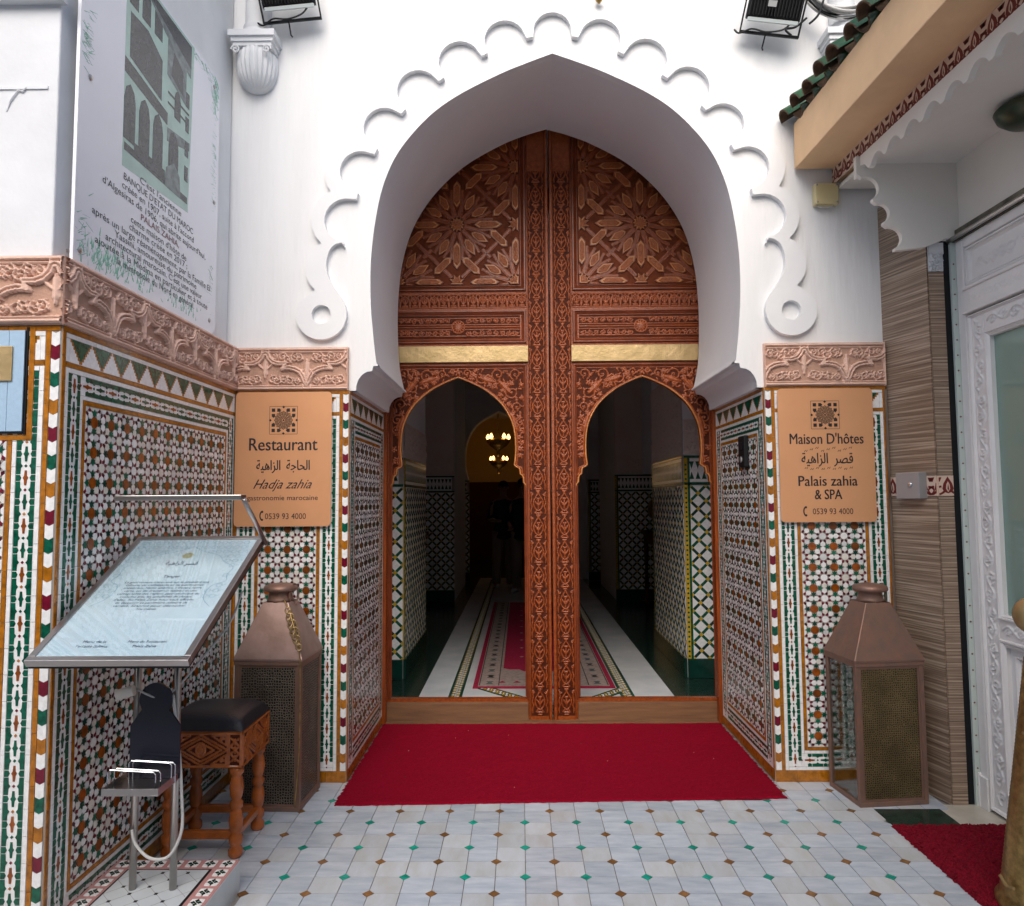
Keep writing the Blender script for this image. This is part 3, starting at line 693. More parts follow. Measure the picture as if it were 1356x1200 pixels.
capital(-1.672, 4.085, 0); capital(1.63, 4.05, 1)

# ================================================================== LEFT SIDE WALL
LW = thing('side_wall', 'left side wall with mosaic tile dado, pink carved frieze and white plaster above', 'wall', (-1.765, -.75, 0))
L0 = Matrix.Translation((1.765, .75, 0))
mb = MB(); mb.box(-2.4, -1.82, -1.475, 0.0, 0, 5.2, plaster2); mb.build('plaster_body', LW, L0, bevel=.006)
mb = MB(); mb.box(-1.82, -1.79, -1.46, -.0, 0, 2.33, plaster2); mb.build('dado_backing', LW, L0)
dado(LW, L0 @ Fr((-1.765, -1.49, 0), (0, 1, 0)), 1.488, oct_i=True, per=.128)
frieze(LW, L0 @ Fr((-1.759, -1.496, 2.10), (0, 1, 0)), 1.49, phase=.05, D=.06)
# face turned to the street, with its own tiles
dado(LW, L0 @ Fr((-2.40, -1.49, 0), (1, 0, 0)), .633, chr_=True)
frieze(LW, L0 @ Fr((-2.40, -1.502, 2.10), (1, 0, 0)), .641, phase=.16, D=.03)
mb = MB(); mb.box(-2.4, -1.80, -1.515, -1.47, 3.262, 3.30, plaster2); mb.box(-2.4, -1.79, -1.525, -1.47, 3.30, 3.33, plaster2)
for a, b in (((-2.3, 2.955), (-1.855, 2.955)),):
    mb.box(a[0], b[0], -1.480, -1.474, a[1]-.006, a[1]+.006, plaster2)
mb.tube([(-1.93, -1.48, 2.955), (-1.945, -1.48, 2.94), (-1.96, -1.48, 2.945), (-1.985, -1.48, 2.91), (-2.0, -1.475, 2.87)], .003, plaster2, 6)
mb.build('plaster_moulding', LW, L0)

# ================================================================== HALL BEHIND THE DOOR
HALL = thing('entrance_hall', 'dim tiled entrance hall seen through the two arched door openings', 'hall', (0, 5, 0))
H0 = Matrix.Translation((0, -5, 0))
mb = MB(); mb.box(-2.6, 2.6, 1.03, 14.7, -.018, -.004, gmarble); mb.build('hall_floor', kind='structure')
def cross_tiles(mb, M, u0, u1, v0, v1, a=.135, w=.005):
    mb.box(u0, u1, v0, v1, -.01, .001, t_grout)
    nu, nv = max(1, round((u1-u0)/a)), max(1, round((v1-v0)/a)); p, q = (u1-u0)/nu, (v1-v0)/nv
    def put(P, m, ww):
        P = clip(P, u0, u1, v0, v1)
        if P: mb.prism(P, 0, ww, m, tilt=.02)
    for i in range(nu+1):
        for j in range(nv+1):
            for ox, oy in ((0, 0), (.5, .5)):
                if ox and (i == nu or j == nv): continue
                x, y = u0+(i+ox)*p, v0+(j+oy)*q
                put(ngon(x, y, p*.12, 6), t_yellow, w+.001)
                for sx, sy in ((1, 1), (1, -1), (-1, 1), (-1, -1)):
                    if ox == 0: continue
                    L = .37; W_ = .085; c, s = sx*p, sy*q
                    A = [(.08, -W_), (.42, -W_), (.42, W_), (.08, W_)]
                    P = []
                    for t, n_ in A: P.append((x+c*(t)-sy*n_*p*.7, y+s*(t)+sx*n_*q*.7))
                    if sx*sy < 0: P = P[::-1]
                    put(P, t_green if (i+j) % 3 else t_dark, w)
            # white diamonds
            for ox, oy in ((.5, 0), (0, .5)):
                x, y = u0+(i+ox)*p, v0+(j+oy)*q
                put([(x-p*.37, y), (x, y-q*.37), (x+p*.37, y), (x, y+q*.37)], t_white, w-.0015)
def hall_wall(x0, x1, y0, y1, face_u, M, W, top=1.85, label=None):
    q = MB(); q.box(x0, x1, y0, y1, 0, 3.6, hallw); b = q.build('wall', HALL, H0)
    return b
def hall_dado(M, W, H=1.86, base=.16, yellowband=True):
    q = MB(); q.box(0, W, 0, base, 0, .02, t_dark); q.box(0, W, H-.24, H, 0, .002, t_grout)
    q.box(0, W, H-.02, H, .0, .006, t_green); q.box(0, W, H-.25, H-.228, .0, .006, t_green)
    q.prism([(.04, H-.225), (W-.04, H-.225), (W-.04, H-.025), (.04, H-.025)], 0, .004, t_white)
    n = max(1, round((W-.08)/.055)); p = (W-.08)/n
    for i in range(n):
        c = .04+(i+.5)*p
        for a, b in ((H-.05, H-.115), (H-.20, H-.135)):
            P = [(c-p*.4, a), (c+p*.4, a), (c, b)] if a > b and False else [(c-p*.38, a), (c+p*.38, a), (c, b)]
            if b < a: P = P[::-1]
            q.prism(P, 0, .006, t_green)
    q.box(0, .03, base, H-.02, 0, .006, t_yellow); q.box(.03, .05, base, H-.02, 0, .006, t_green)
    k = 0; z = base+.02
    while z < H-.04: q.prism(ngon(.015, z, .010, 6), .005, .008, t_green); z += .04
    cross_tiles(q, None, .05, W, base, H-.255)
    q.build('cross_tile_dado', HALL, H0 @ M, kind='stuff')
# near pilasters
hall_wall(1.19, 2.6, 2.2, 3.6, None, None, 1); hall_wall(-2.6, -1.20, 2.2, 3.6, None, None, 1)
hall_wall(1.42, 2.6, 1.03, 2.19, None, None, 1); hall_wall(-2.6, -1.42, 1.03, 2.19, None, None, 1)
hall_dado(Fr((1.19, 2.195, 0), (1, 0, 0)), .45); hall_dado(Fr((-1.65, 2.195, 0), (1, 0, 0)), .45)
hall_dado(Fr((1.185, 3.6, 0), (0, -1, 0)), 1.40); hall_dado(Fr((-1.195, 2.2, 0), (0, 1, 0)), 1.40)
for sx in (1, -1):
    R = Relief(.44 if sx > 0 else .44, .30, .008); arabesque(R, lambda x, y, r: r < x < R.W-r and r < y < R.H-r, .02, .05, .006, .012, 5, 300)
    R.build('stucco_band', [hallp], HALL, H0 @ Fr((1.195 if sx > 0 else -1.64, 2.190, 1.87), (1, 0, 0)))
    R = Relief(1.38, .75 if sx > 0 else .3, .012); arabesque(R, lambda x, y, r: r < x < R.W-r and r < y < R.H-r, .03, .07, .008, .015, 6, 400)
    R.build('stucco_band', [hallp], HALL, H0 @ (Fr((1.183, 3.59, 1.87), (0, -1, 0)) if sx > 0 else Fr((-1.193, 2.21, 1.87), (0, 1, 0))))
# recesses and far walls
hall_wall(2.05, 2.6, 3.62, 6.8, None, None, 1); hall_wall(-2.6, -2.05, 3.62, 6.8, None, None, 1)
hall_wall(1.21, 2.6, 6.82, 8.9, None, None, 1); hall_wall(-2.6, -1.19, 6.82, 8.9, None, None, 1)
hall_dado(Fr((1.21, 6.81, 0), (1, 0, 0)), .84); hall_dado(Fr((-2.04, 6.81, 0), (1, 0, 0)), .85)
hall_dado(Fr((2.045, 6.8, 0), (0, -1, 0)), 3.1); hall_dado(Fr((-2.045, 3.65, 0), (0, 1, 0)), 3.1)
hall_wall(1.05, 2.6, 9.4, 10.0, None, None, 1)
hall_dado(Fr((1.05, 9.39, 0), (1, 0, 0)), .9); hall_dado(Fr((-2.0, 9.39, 0), (1, 0, 0)), .85)
for x0, x1, y in ((1.215, 1.62, 6.80), (-1.62, -1.195, 6.80)):
    q = MB(); q.box(x0, x1, y-.06, y+.02, 1.87, 3.6, hallp); q.build('pilaster', HALL, H0)
    R = Relief(x1-x0, .28, .012); arabesque(R, lambda x, y, r: r < x < R.W-r and r < y < R.H-r, .03, .06, .008, .015, 8, 200)
    R.build('stucco_band', [hallp], HALL, H0 @ Fr((x0, y-.062, 1.88), (1, 0, 0)))
# far arch into the lamplit room
ar = catmull([(.60, 1.9), (.66, 2.2), (.62, 2.6), (.42, 2.95), (.0, 3.2)], 6)
P = [(-2.6, 0), (-.60, 0)]+[(-x, y) for x, y in ar]+ar[-2::-1]+[(.60, 0), (1.75, 0), (1.75, 3.6), (-2.6, 3.6)]
mb = MB(); poly_solid(mb, P, 0, .3, hallw); mb.build('arch_wall', HALL, H0 @ Fr((-.60, 10.0, 0), (1, 0, 0)))
mb = MB(); mb.box(-2.2, 1.2, 14.4, 14.6, 0, 3.6, yellow_w); mb.box(-2.3, -2.2, 10.3, 14.4, 0, 3.6, yellow_w); mb.box(1.2, 1.3, 10.3, 14.4, 0, 3.6, yellow_w); mb.build('lit_room_wall', HALL, H0)
mb = MB(); mb.box(-2.2, 1.2, 14.30, 14.4, 0, 1.95, wood_d); mb.box(-2.2, -2.1, 10.3, 14.3, 0, 1.95, wood_d); mb.build('dark_wainscot', HALL, H0)
mb = MB(); mb.box(-2.7, 2.6, 1.16, 14.7, 3.6, 3.75, hallw); mb.build('ceiling', HALL, H0)
mb = MB(); mb.box(-2.75, -2.6, 1.03, 14.7, 0, 3.6, hallw); mb.box(2.6, 2.75, 1.03, 14.7, 0, 3.6, hallw); mb.build('outer_wall', HALL, H0)
mb = MB(); mb.box(-2.7, 2.6, 1.16, 1.20, 3.6, 5.2, hallw); mb.build('lintel', HALL, H0)
# marble runway with two mosaic bands
mb = MB(); mb.box(-.985, .955, 1.05, 9.9, -.004, .002, hall_marble); hp = mb.build('marble_walkway', kind='structure')
def mosaic_strip(M, L, name='mosaic_band'):
    q = MB(); W = .105; q.box(0, L, 0, W, 0, .0035, t_dark); n = int(L/.035)
    for i in range(n):
        x = (i+.5)*L/n
        for r in range(2):
            y = W*.32+r*W*.36
            q.prism(ngon(x, y, .0145, 4, 0), .002, .0055, t_yellow if (i+r) % 2 else t_white)
        for y in (W*.5,): q.prism(ngon(x+L/n/2, y, .008, 4), .002, .0055, t_white)
        for y in (.008, W-.008): q.prism([(x-.016, y-.005), (x+.016, y-.005), (x+.016, y+.005), (x-.016, y+.005)], .002, .005, t_green)
    q.build(name, hp, M, kind='stuff')
mosaic_strip(Fr((-.655, 1.06, .002), (0, 1, 0), (-1, 0, 0)), 8.5); mosaic_strip(Fr((.655, 1.06, .002), (0, 1, 0), (-1, 0, 0)), 8.5)
for sx in (1, -1):
    d = Vector((-sx*.56, -.60, 0)).normalized(); n_ = Vector((0, 0, 1)).cross(d)
    mosaic_strip(Fr((sx*.55, 1.86, .0026), d, n_), .86)
# runner rug
RUG = thing('runner_rug', 'long burgundy and beige patterned runner rug on the hall floor behind the door', 'rug', (-.03, 4.2, .004))
R0 = Matrix.Translation((.03, -4.2, 0))
q = MB(); q.box(-.59, .54, 1.86, 6.6, 0, .008, rug_r); q.build('rug_border', RUG, R0)
q = MB(); q.box(-.55, .50, 1.90, 6.56, .008, .0105, rug_b)
for k in range(22):
    y = 2.0+k*.21
    for x in (-.46, .41):
        q.prism([(x-.03, y-.04), (x+.03, y-.04), (x+.012, y), (x+.03, y+.04), (x-.03, y+.04), (x-.012, y)], .0105, .0118, hair if k % 2 else print_m)
for x in (-.54, -.385, .335, .49): q.box(x-.004, x+.004, 1.92, 6.5, .0105, .0115, hair)
for x in (-.36, -.24, -.12, 0, .12, .24): q.prism([(x-.03, 2.0), (x+.03, 2.0), (x, 2.06)], .0105, .0118, rug_r)
q.build('rug_field', RUG, R0)
q = MB(); P = [(-.36, 6.5), (-.36, 2.5), (-.30, 2.45), (-.22, 2.45), (-.18, 2.38), (-.09, 2.38), (-.025, 2.25), (.04, 2.38), (.13, 2.38), (.17, 2.45), (.25, 2.45), (.31, 2.5), (.31, 6.5)]
poly_solid(q, P, .0105, .0125, rug_r, back=False)
for k in range(9):
    y = 2.75+k*.4; q.prism(star(-.025, y, .06, .03, 8), .0125, .0135, rug_b); q.prism(ngon(-.2, y+.2, .02, 4), .0125, .0135, rug_b); q.prism(ngon(.15, y+.2, .02, 4), .0125, .0135, rug_b)
q.build('rug_centre', RUG, R0)
# console tables with lanterns in the recesses
def console(x, y, rz, lab):
    t = thing('console_table', lab, 'table', (x, y, 0), rz)
    q = MB(); q.box(-.4, .4, -.2, .2, 1.0, 1.05, wood_d); q.box(-.36, .36, -.17, .17, .88, .998, wood_d); q.build('table_top', t, bevel=.005)
    lg = MB(); lg.lathe([(.03, 0), (.035, .05), (.022, .1), (.03, .3), (.02, .5), (.032, .7), (.03, .88)], wood_d, 12); me = lg.mesh('leg', True)
    for sx in (-.33, .33):
        for sy in (-.14, .14): ob('leg', me, t, T(sx, sy, 0))
    return t
def brass_lantern(x, y, z, lab):
    t = thing('table_lantern', lab, 'lantern', (x, y, z)); q = MB()
    q.lathe([(.08, 0), (.09, .02), (.03, .05), (.025, .12), (.05, .14)], brass_d, 16); q.build('foot', t, smooth=True)
    q = MB(); q.lathe([(.05, .14), (.13, .2), (.15, .3), (.13, .4), (.06, .46)], filig, 16); q.build('pierced_globe', t, smooth=True)
    q = MB(); q.lathe([(.062, .46), (.04, .52), (.03, .58), (.012, .6), (.01, .66), (.003, .70)], brass_d, 16); q.build('cap', t, smooth=True)
console(1.72, 6.0, PI/2, 'dark wooden console table in the right recess of the hall'); brass_lantern(1.70, 6.0, 1.05, 'pierced brass lantern on the console table right of the hall')
console(-1.72, 6.0, PI/2, 'dark wooden console table in the left recess of the hall'); brass_lantern(-1.74, 6.0, 1.05, 'pierced brass lantern on the console table left of the hall')
# hanging lamps
def hanging_lamp(x, y, z, s, lab):
    t = thing('hanging_lamp', lab, 'lamp', (x, y, z), 0, 'lit brass lamps hanging deep in the hall'); q = MB()
    q.lathe([(.01*s, -.22*s), (.03*s, -.18*s), (.02*s, -.14*s), (.12*s, -.07*s), (.17*s, 0), (.15*s, .02*s), (.05*s, .06*s), (.015*s, .12*s), (.008, 3.58-z)], brass_d, 16); q.build('lamp_body', t, smooth=True)
    for k in range(5):
        a = 2*PI*k/5+.3; q = MB(); q.lathe([(.004*s, 0), (.022*s, .012*s), (.028*s, .035*s), (.015*s, .065*s), (.003*s, .08*s)], lampglow, 10); q.build('bulb', t, T(.15*s*math.cos(a), .15*s*math.sin(a), .02*s), smooth=True)
    l = bpy.data.lights.new('lamp_light', 'POINT'); l.energy = .6*s; l.color = (1, .62, .28); l.shadow_soft_size = .15
    lo = bpy.data.objects.new('lamp_light', l); COL.objects.link(lo); lo.parent = t; lo.location = (0, 0, -.35*s)
hanging_lamp(-.66, 10.9, 2.72, 1.5, 'nearer lit brass lamp hanging in the ochre room behind the hall')
hanging_lamp(-.70, 12.6, 2.38, 1.3, 'farther and lower lit brass lamp deep behind the hall')
# people standing inside
def skin_body(name, verts, edges, radii, m, parent):
    me = bpy.data.meshes.new(name); me.from_pydata(verts, edges, []); o = ob(name, me, parent)
    sk = o.modifiers.new('skin', 'SKIN'); ss = o.modifiers.new('sub', 'SUBSURF'); ss.levels = 1; ss.render_levels = 2
    for v, r in zip(me.skin_vertices[0].data, radii): v.radius = (r, r) if not isinstance(r, tuple) else r
    me.skin_vertices[0].data[0].use_root = True; me.materials.append(m); return o
def person(x, y, rz, top, legm, lab, h=1.76, bend=.5):
    t = thing('person', lab, 'person', (x, y, 0), rz); k = h/1.76
    V = [(0, 0, .95), (0, 0, 1.12), (0, .0, 1.32), (0, 0, 1.45), (0, -.01, 1.53), (0, -.015, 1.60), (0, -.02, 1.68), (0, -.01, 1.74)]
    E = [(i, i+1) for i in range(7)]; Rr = [.125, .12, .14, .075, .05, .062, .082, .05]
    def add(ch, root, rad):
        p = root
        for c, r in zip(ch, rad): V.append(c); Rr.append(r); E.append((p, len(V)-1)); p = len(V)-1
        return p
    for sx in (1, -1):
        add([(sx*.10, 0, .86), (sx*.11, -.01, .50), (sx*.12, .03, .09)], 0, [.085, .055, .038])
        f = len(V)-1; add([(sx*.13, -.10, .03), (sx*.135, -.15, .025)], f, [.035, .025])
        w_ = add([(sx*.17, 0, 1.40), (sx*.24, .02, 1.14), (sx*(.20-.06*bend), -.24*bend-.02, 1.14-.22*(1-bend))], 3, [.055, .042, .028])
        hx = V[w_]; p = add([(hx[0]-sx*.02, hx[1]-.06, hx[2])], w_, [.026])
        for q in range(4): add([(hx[0]-sx*.02+(q-1.5)*.018, hx[1]-.10, hx[2]-.005), (hx[0]-sx*.02+(q-1.5)*.02, hx[1]-.135+abs(q-1.5)*.008, hx[2]-.02)], p, [.009, .007])
        add([(hx[0]-sx*.06, hx[1]-.05, hx[2]+.01), (hx[0]-sx*.07, hx[1]-.08, hx[2]+.01)], p, [.01, .008])
    V = [(a*k, b*k, c*k) for a, b, c in V]; Rr = [r*k for r in Rr]
    skin_body('body', V, E, Rr, skin, t)
    q = MB(); q.lathe([(.13, .80), (.18, .84), (.165, .98), (.15, 1.12), (.19, 1.34), (.17, 1.43), (.075, 1.49), (.055, 1.50)], top, 20)
    for sx in (1, -1): q.tube([(sx*.16, 0, 1.42), (sx*.235, .02, 1.16), (sx*(.21-.05*bend), -.16*bend, 1.145-.16*(1-bend))], .062, top, 10, r2=.045)
    for v in range(len(q.v)): q.v[v] = (q.v[v][0]*k, q.v[v][1]*k*.78, q.v[v][2]*k)
    q.build('shirt', t, smooth=True)
    q = MB()
    for sx in (1, -1): q.tube([(sx*.075, 0, .92), (sx*.10, 0, .84), (sx*.11, -.01, .50), (sx*.12, .025, .07)], .115, legm, 12, r2=.07)
    for v in range(len(q.v)): q.v[v] = tuple(c*k for c in q.v[v])
    q.build('trousers', t, smooth=True)
    for sx in (1, -1):
        q = MB(); q.tube([(sx*.12*k, .05*k, .035*k), (sx*.125*k, -.08*k, .035*k), (sx*.135*k, -.17*k, .028*k)], .045*k, shoe, 8, r2=.03*k); q.build('shoe', t, smooth=True)
    q = MB(); q.grid(lambda a, b: (.094*k*math.sin(PI*.5*a+.01)*math.cos(2*PI*b), -.018+.005+.10*k*math.sin(PI*.5*a+.01)*math.sin(2*PI*b)*1., 1.685*k+.105*k*math.cos(PI*.5*a)), 6, 16, hair); q.build('hair', t, smooth=True)
    q = MB()
    for sx in (1, -1): q.lathe([(.002, -.008), (.008, 0), (.002, .008)], hair, 8, (sx*.03*k, -.098*k, 1.68*k)); q.lathe([(.004, -.03), (.012, -.01), (.012, .015), (.004, .03)], skin, 8, (sx*.085*k, -.01*k, 1.665*k))
    q.lathe([(.004, -.02), (.014, -.012), (.006, .03)], skin, 8, (0, -.105*k, 1.655*k)); q.tube([(-.025*k, -.09*k, 1.615*k), (.025*k, -.09*k, 1.615*k)], .005, rug_r, 6)
    q.build('face', t, smooth=True)
person(-.50, 8.4, .2, darkcloth, trousers, 'person in dark shirt and beige trousers standing left in the dark hall', 1.80, .9)
person(-.16, 7.8, -.3, darkcloth, trousers, 'person in dark clothes half hidden behind the door stile in the hall', 1.82, .3)

# ================================================================== THE DOUBLE DOOR
def door_opening():
    top = catmull([(0, 2.354), (.09, 2.318), (.20, 2.258), (.305, 2.165), (.368, 2.06), (.394, 1.97), (.402, 1.87), (.400, 1.80), (.392, 1.735)], 5)
    lob = [(.392, 1.735), (.405, 1.722), (.425, 1.715), (.430, 1.700), (.432, 1.672), (.447, 1.662), (.454, 1.645), (.455, 1.615), (.468, 1.600), (.474, 1.585), (.477, 1.565)]
    return top[:-1]+lob+[(.477, .14)]
DOP = door_opening(); DCX = .642
def in_poly(P):
    xs = np.array([p[0] for p in P]); ys = np.array([p[1] for p in P])
    def f(x, y):
        x = np.asarray(x, float); y = np.asarray(y, float); c = np.zeros(x.shape, bool); n = len(P)
        for i in range(n):
            x1, y1, x2, y2 = xs[i-1], ys[i-1], xs[i], ys[i]
            if y1 == y2: continue
            k = ((y1 > y) != (y2 > y)) & (x < (x2-x1)*(y-y1)/(y2-y1)+x1); c ^= k
        return c
    return f
def moulding(mb, x0, x1, y0, y1, w, base, h, m, bot=True):
    """mitred picture-frame moulding round a rectangle; runs inwards from the edges"""
    prof_ = [(0, base), (.15*w, base+h), (.4*w, base+h), (.5*w, base+h*.45), (.65*w, base+h*.7), (.85*w, base+h*.3), (w, base)]
    k = len(mb.v); i = mb.mi(m); n = len(prof_)
    for cx, cy, sx, sy in ((x0, y0, 1, 1), (x1, y0, -1, 1), (x1, y1, -1, -1), (x0, y1, 1, -1)):
        for d, z in prof_: mb.v.append((cx+sx*d, cy+sy*d, z))
    for c in range(4):
        if c == 0 and not bot: continue
        c2 = (c+1) % 4
        for j in range(n-1): mb.f.append((k+c*n+j, k+c2*n+j, k+c2*n+j+1, k+c*n+j+1)); mb.m.append(i)
def make_leaf():
    # local frame: u from the meeting edge outwards (0..1.16), v up, w towards the street
    t = thing('door_leaf', '', 'door', (0, 0, 0))
    # carcass: board with the arched opening
    hole = [(DCX-x, y) for x, y in DOP[::-1]]+[(DCX+x, y) for x, y in DOP[1:]]
    q = MB(); poly_solid(q, [(.002, 0), (1.17, 0), (1.17, 4.16), (.002, 4.16)], -.05, 0, wood, holes=[hole]); q.build('carcass', t)
    # bead round the opening
    q = MB(); q.tube([(x, y, .004) for x, y in hole], .006, wood_l, 6); q.build('opening_bead', t, smooth=True)
    # meeting stile
    q = MB(); q.prism([(.004, 0), (.022, 0), (.022, 4.14), (.004, 4.14)], 0, .034, wood_p if 0 else wood, inset=0); q.prism([(.024, .0), (.150, .0), (.150, 4.14), (.024, 4.14)], 0, .016, wood)
    s = q.build('meeting_stile', t, bevel=.003)
    R = Relief(.118, 3.80, .0036); P_ = .168; W2 = .059
    for k in range(23):
        y0 = .02+k*P_; h = .0075
        for sg in (1, -1):
            X = lambda d: W2+sg*d
            R.stroke([(X(.0), y0+.02), (X(.02), y0+.035), (X(.034), y0+.065), (X(.030), y0+.095), (X(.012), y0+.125), (X(-.004), y0+.15)], .0042, h)
            R.stroke([(X(.048), y0), (X(.050), y0+.03), (X(.042), y0+.05), (X(.052), y0+.075), (X(.044), y0+.11), (X(.05), y0+.15)], .0038, h*.9)
            R.leaf(X(.026), y0+.005, PI/2+sg*.7, .03, .006, h); R.leaf(X(.006), y0+.06, PI/2-sg*.5, .032, .006, h*.9); R.leaf(X(.012), y0+.10, PI/2+sg*1.2, .026, .005, h*.9)
            R.spiral(X(.043), y0+.135, .011, 0, 1., sg, .003, h, False)
        R.stroke([(W2-.018, y0+.004), (W2+.018, y0+.004)], .006, h); R.stroke([(W2-.012, y0-.010), (W2+.012, y0-.010)], .005, h*.9); R.leaf(W2, y0+.035, PI/2, .07, .008, h*.9)
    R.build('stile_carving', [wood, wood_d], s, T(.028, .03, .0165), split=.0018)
    # outer stile and rails
    q = MB(); q.box(1.125, 1.17, .0, 4.14, 0, .014, wood); q.build('outer_stile', t, bevel=.002)
    q = MB(); q.box(.165, 1.168, .0, .122, 0, .03, wood_b); q.build('bottom_rail', t, bevel=.005)
    q = MB(); moulding(q, .158, 1.125, .135, 2.445, .026, 0, .013, wood_p, bot=False); q.build('arch_panel_frame', t)
    # carved spandrel
    R = Relief(.93, .90, .0040); ox, oy = .180, 1.515
    ip = in_poly([(x-ox, y-oy) for x, y in hole])
    big = in_poly([(DCX-x*1.02-ox, y-oy+.0) for x, y in DOP[::-1]]+[(DCX+x*1.02-ox, y-oy) for x, y in DOP[1:]])
    cir = [(math.cos(a), math.sin(a)) for a in [k*PI/8 for k in range(16)]]
    def inside(x, y, r):
        if not (r*.7 < x < R.W-r*.7 and r*.4 < y < R.H-r*.7): return False
        return not ip(np.array([x+c*(r+.006) for c, s in cir]+[x]), np.array([y+s_*(r+.006) for c, s_ in cir]+[y])).any()
    arabesque(R, inside, .014, .052, .0048, .0085, 11, 2600)
    for u, v, a, L in ((.09, .72, .8, .13), (.84, .72, 2.3, .13), (.2, .80, .3, .12), (.73, .80, 2.85, .12), (.05, .45, 1.3, .12), (.88, .45, 1.85, .12)): R.leaf(u, v, a, L, .022, .0105)
    R.stroke([(x-ox, y-oy) for x, y in [(DCX-x*1.035, y) for x, y in DOP[:-1]]], .006, .009); R.stroke([(x-ox, y-oy) for x, y in [(DCX+x*1.035, y) for x, y in DOP[:-1]]], .006, .009)
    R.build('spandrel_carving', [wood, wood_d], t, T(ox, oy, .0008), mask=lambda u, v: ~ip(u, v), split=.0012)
    # brass strap
    q = MB(); q.box(.148, 1.125, 2.457, 2.572, 0, .022, brass); q.build('brass_strap', t, bevel=.003)
    # horizontal carved panel with rosette
    q = MB(); moulding(q, .160, 1.125, 2.592, 2.83, .034, 0, .016, wood_p); q.build('middle_panel_frame', t)
    R = Relief(.87, .165, .0038); h = .007
    for y in (.018, .147): R.stroke([(0, y), (.87, y)], .003, h*.7)
    for sg in (1, -1):
        R.stroke([(.435+sg*.05, .0825), (.435+sg*.43, .0825)], .004, h); R.stroke([(.435+sg*.05, .10), (.435+sg*.43, .10)], .003, h*.8); R.stroke([(.435+sg*.05, .065), (.435+sg*.43, .065)], .003, h*.8)
        for k in range(8):
            x = .435+sg*(.075+k*.047)
            for y in (.038, .128): R.spiral(x, y, .018, k, 1.2, sg, .0036, h); R.leaf(x+sg*.02, y, sg*.8, .02, .004, h*.8)
    for k in range(12): R.leaf(.435, .0825, k*PI/6, .038, .008, h*1.2)
    for k in range(25): a, b = k*PI/12, (k+1)*PI/12; R.stroke([(.435+.044*math.cos(a), .0825+.044*math.sin(a)), (.435+.044*math.cos(b), .0825+.044*math.sin(b))], .004, h)
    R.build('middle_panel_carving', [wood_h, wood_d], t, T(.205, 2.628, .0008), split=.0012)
    # arcade band
    R = Relief(.97, .105, .0036); h = .008
    for y in (.004, .10): R.stroke([(0, y), (.97, y)], .004, h*.7)
    for k in range(14):
        x = .035+k*.069
        for sg in (1, -1):
            R.stroke([(x+sg*.033, .012), (x+sg*.031, .045), (x+sg*.022, .068), (x, .088)], .0042, h); R.stroke([(x+sg*.003, .03), (x+sg*.016, .05), (x+sg*.012, .068)], .0035, h*.9)
            R.stroke([(x+sg*.0345, .055), (x+sg*.02, .085), (x+sg*.0345, .097)], .0032, h*.8)
        R.stroke([(x-.014, .018), (x+.014, .018)], .007, h*.9); R.leaf(x, .03, PI/2, .045, .007, h)
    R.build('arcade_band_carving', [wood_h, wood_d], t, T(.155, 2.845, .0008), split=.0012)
    # ---- star panel
    q = MB(); moulding(q, .160, 1.30, 2.965, 4.5, .034, 0, .018, wood_p); moulding(q, .196, 1.3, 3.0, 4.5, .012, 0, .008, wood_p)
    fr = q.build('star_panel_frame', t)
    q = MB(); q.box(.20, 1.16, 3.005, 4.14, 0, .002, wood_q); bd = q.build('star_panel', t)
    A0 = (.648, 3.448); a = .418
    def piece(P, name='inlay_piece'):
        if any(p[0] < .207 or p[1] < 3.012 for p in P):
            P = clip(P, .209, 1.155, 3.014, 4.13)
            if not P: return
        cx = sum(p[0] for p in P)/len(P); cy = sum(p[1] for p in P)/len(P)
        if math.hypot(cx, cy-2.72) > 1.40 or cx > 1.12: return
        q = MB(); S_ = lambda f: [(cx+(x-cx)*f, cy+(y-cy)*f) for x, y in P]
        q.prism(S_(1.0), 0, .013, wood_p, inset=.06); q.prism(S_(.88), .012, .0145, wood_l, inset=.05); q.prism(S_(.78), .008, .019, wood_o, inset=.16)
        for k in range(3): q.prism(ngon(cx+random.uniform(-.4, .4)*.01, cy+(k-1)*.012, .0045, 5, k), .017, .022, wood_o)
        q.build(name, bd)
    def hexa(cx, cy, an, L, w):
        c, s = math.cos(an), math.sin(an)
        return [(cx+c*x-s*y, cy+s*x+c*y) for x, y in ((-L, 0), (-L*.66, -w), (L*.66, -w), (L, 0), (L*.66, w), (-L*.66, w))]
    def kite(cx, cy, an, L, w):
        c, s = math.cos(an), math.sin(an)
        return [(cx+c*x-s*y, cy+s*x+c*y) for x, y in ((-L, 0), (-.1*L, -w), (L*.75, -w*.62), (L, 0), (L*.75, w*.62), (-.1*L, w))]
    ST = MB()
    def strap(x0, y0, x1, y1, w=.0125):
        w *= 1.25
        P = clip([(x0, y0), (x1, y1), (x1+1e-5, y1+1e-5)], .2, 1.16, 3.0, 4.14)
        dx, dy = x1-x0, y1-y0; L = math.hypot(dx, dy); nx, ny = -dy/L*w, dx/L*w
        Q = clip([(x0-nx, y0-ny), (x1-nx, y1-ny), (x1+nx, y1+ny), (x0+nx, y0+ny)], .207, 1.155, 3.012, 4.13)
        if Q:
            ST.prism(Q, .001, .0085+random.uniform(-.0006, .0006), wood)
            Q2 = clip([(x0-nx*.25, y0-ny*.25), (x1-nx*.25, y1-ny*.25), (x1+nx*.25, y1+ny*.25), (x0+nx*.25, y0+ny*.25)], .207, 1.155, 3.012, 4.13)
            if Q2: ST.prism(Q2, .006, .0112, wood_p)
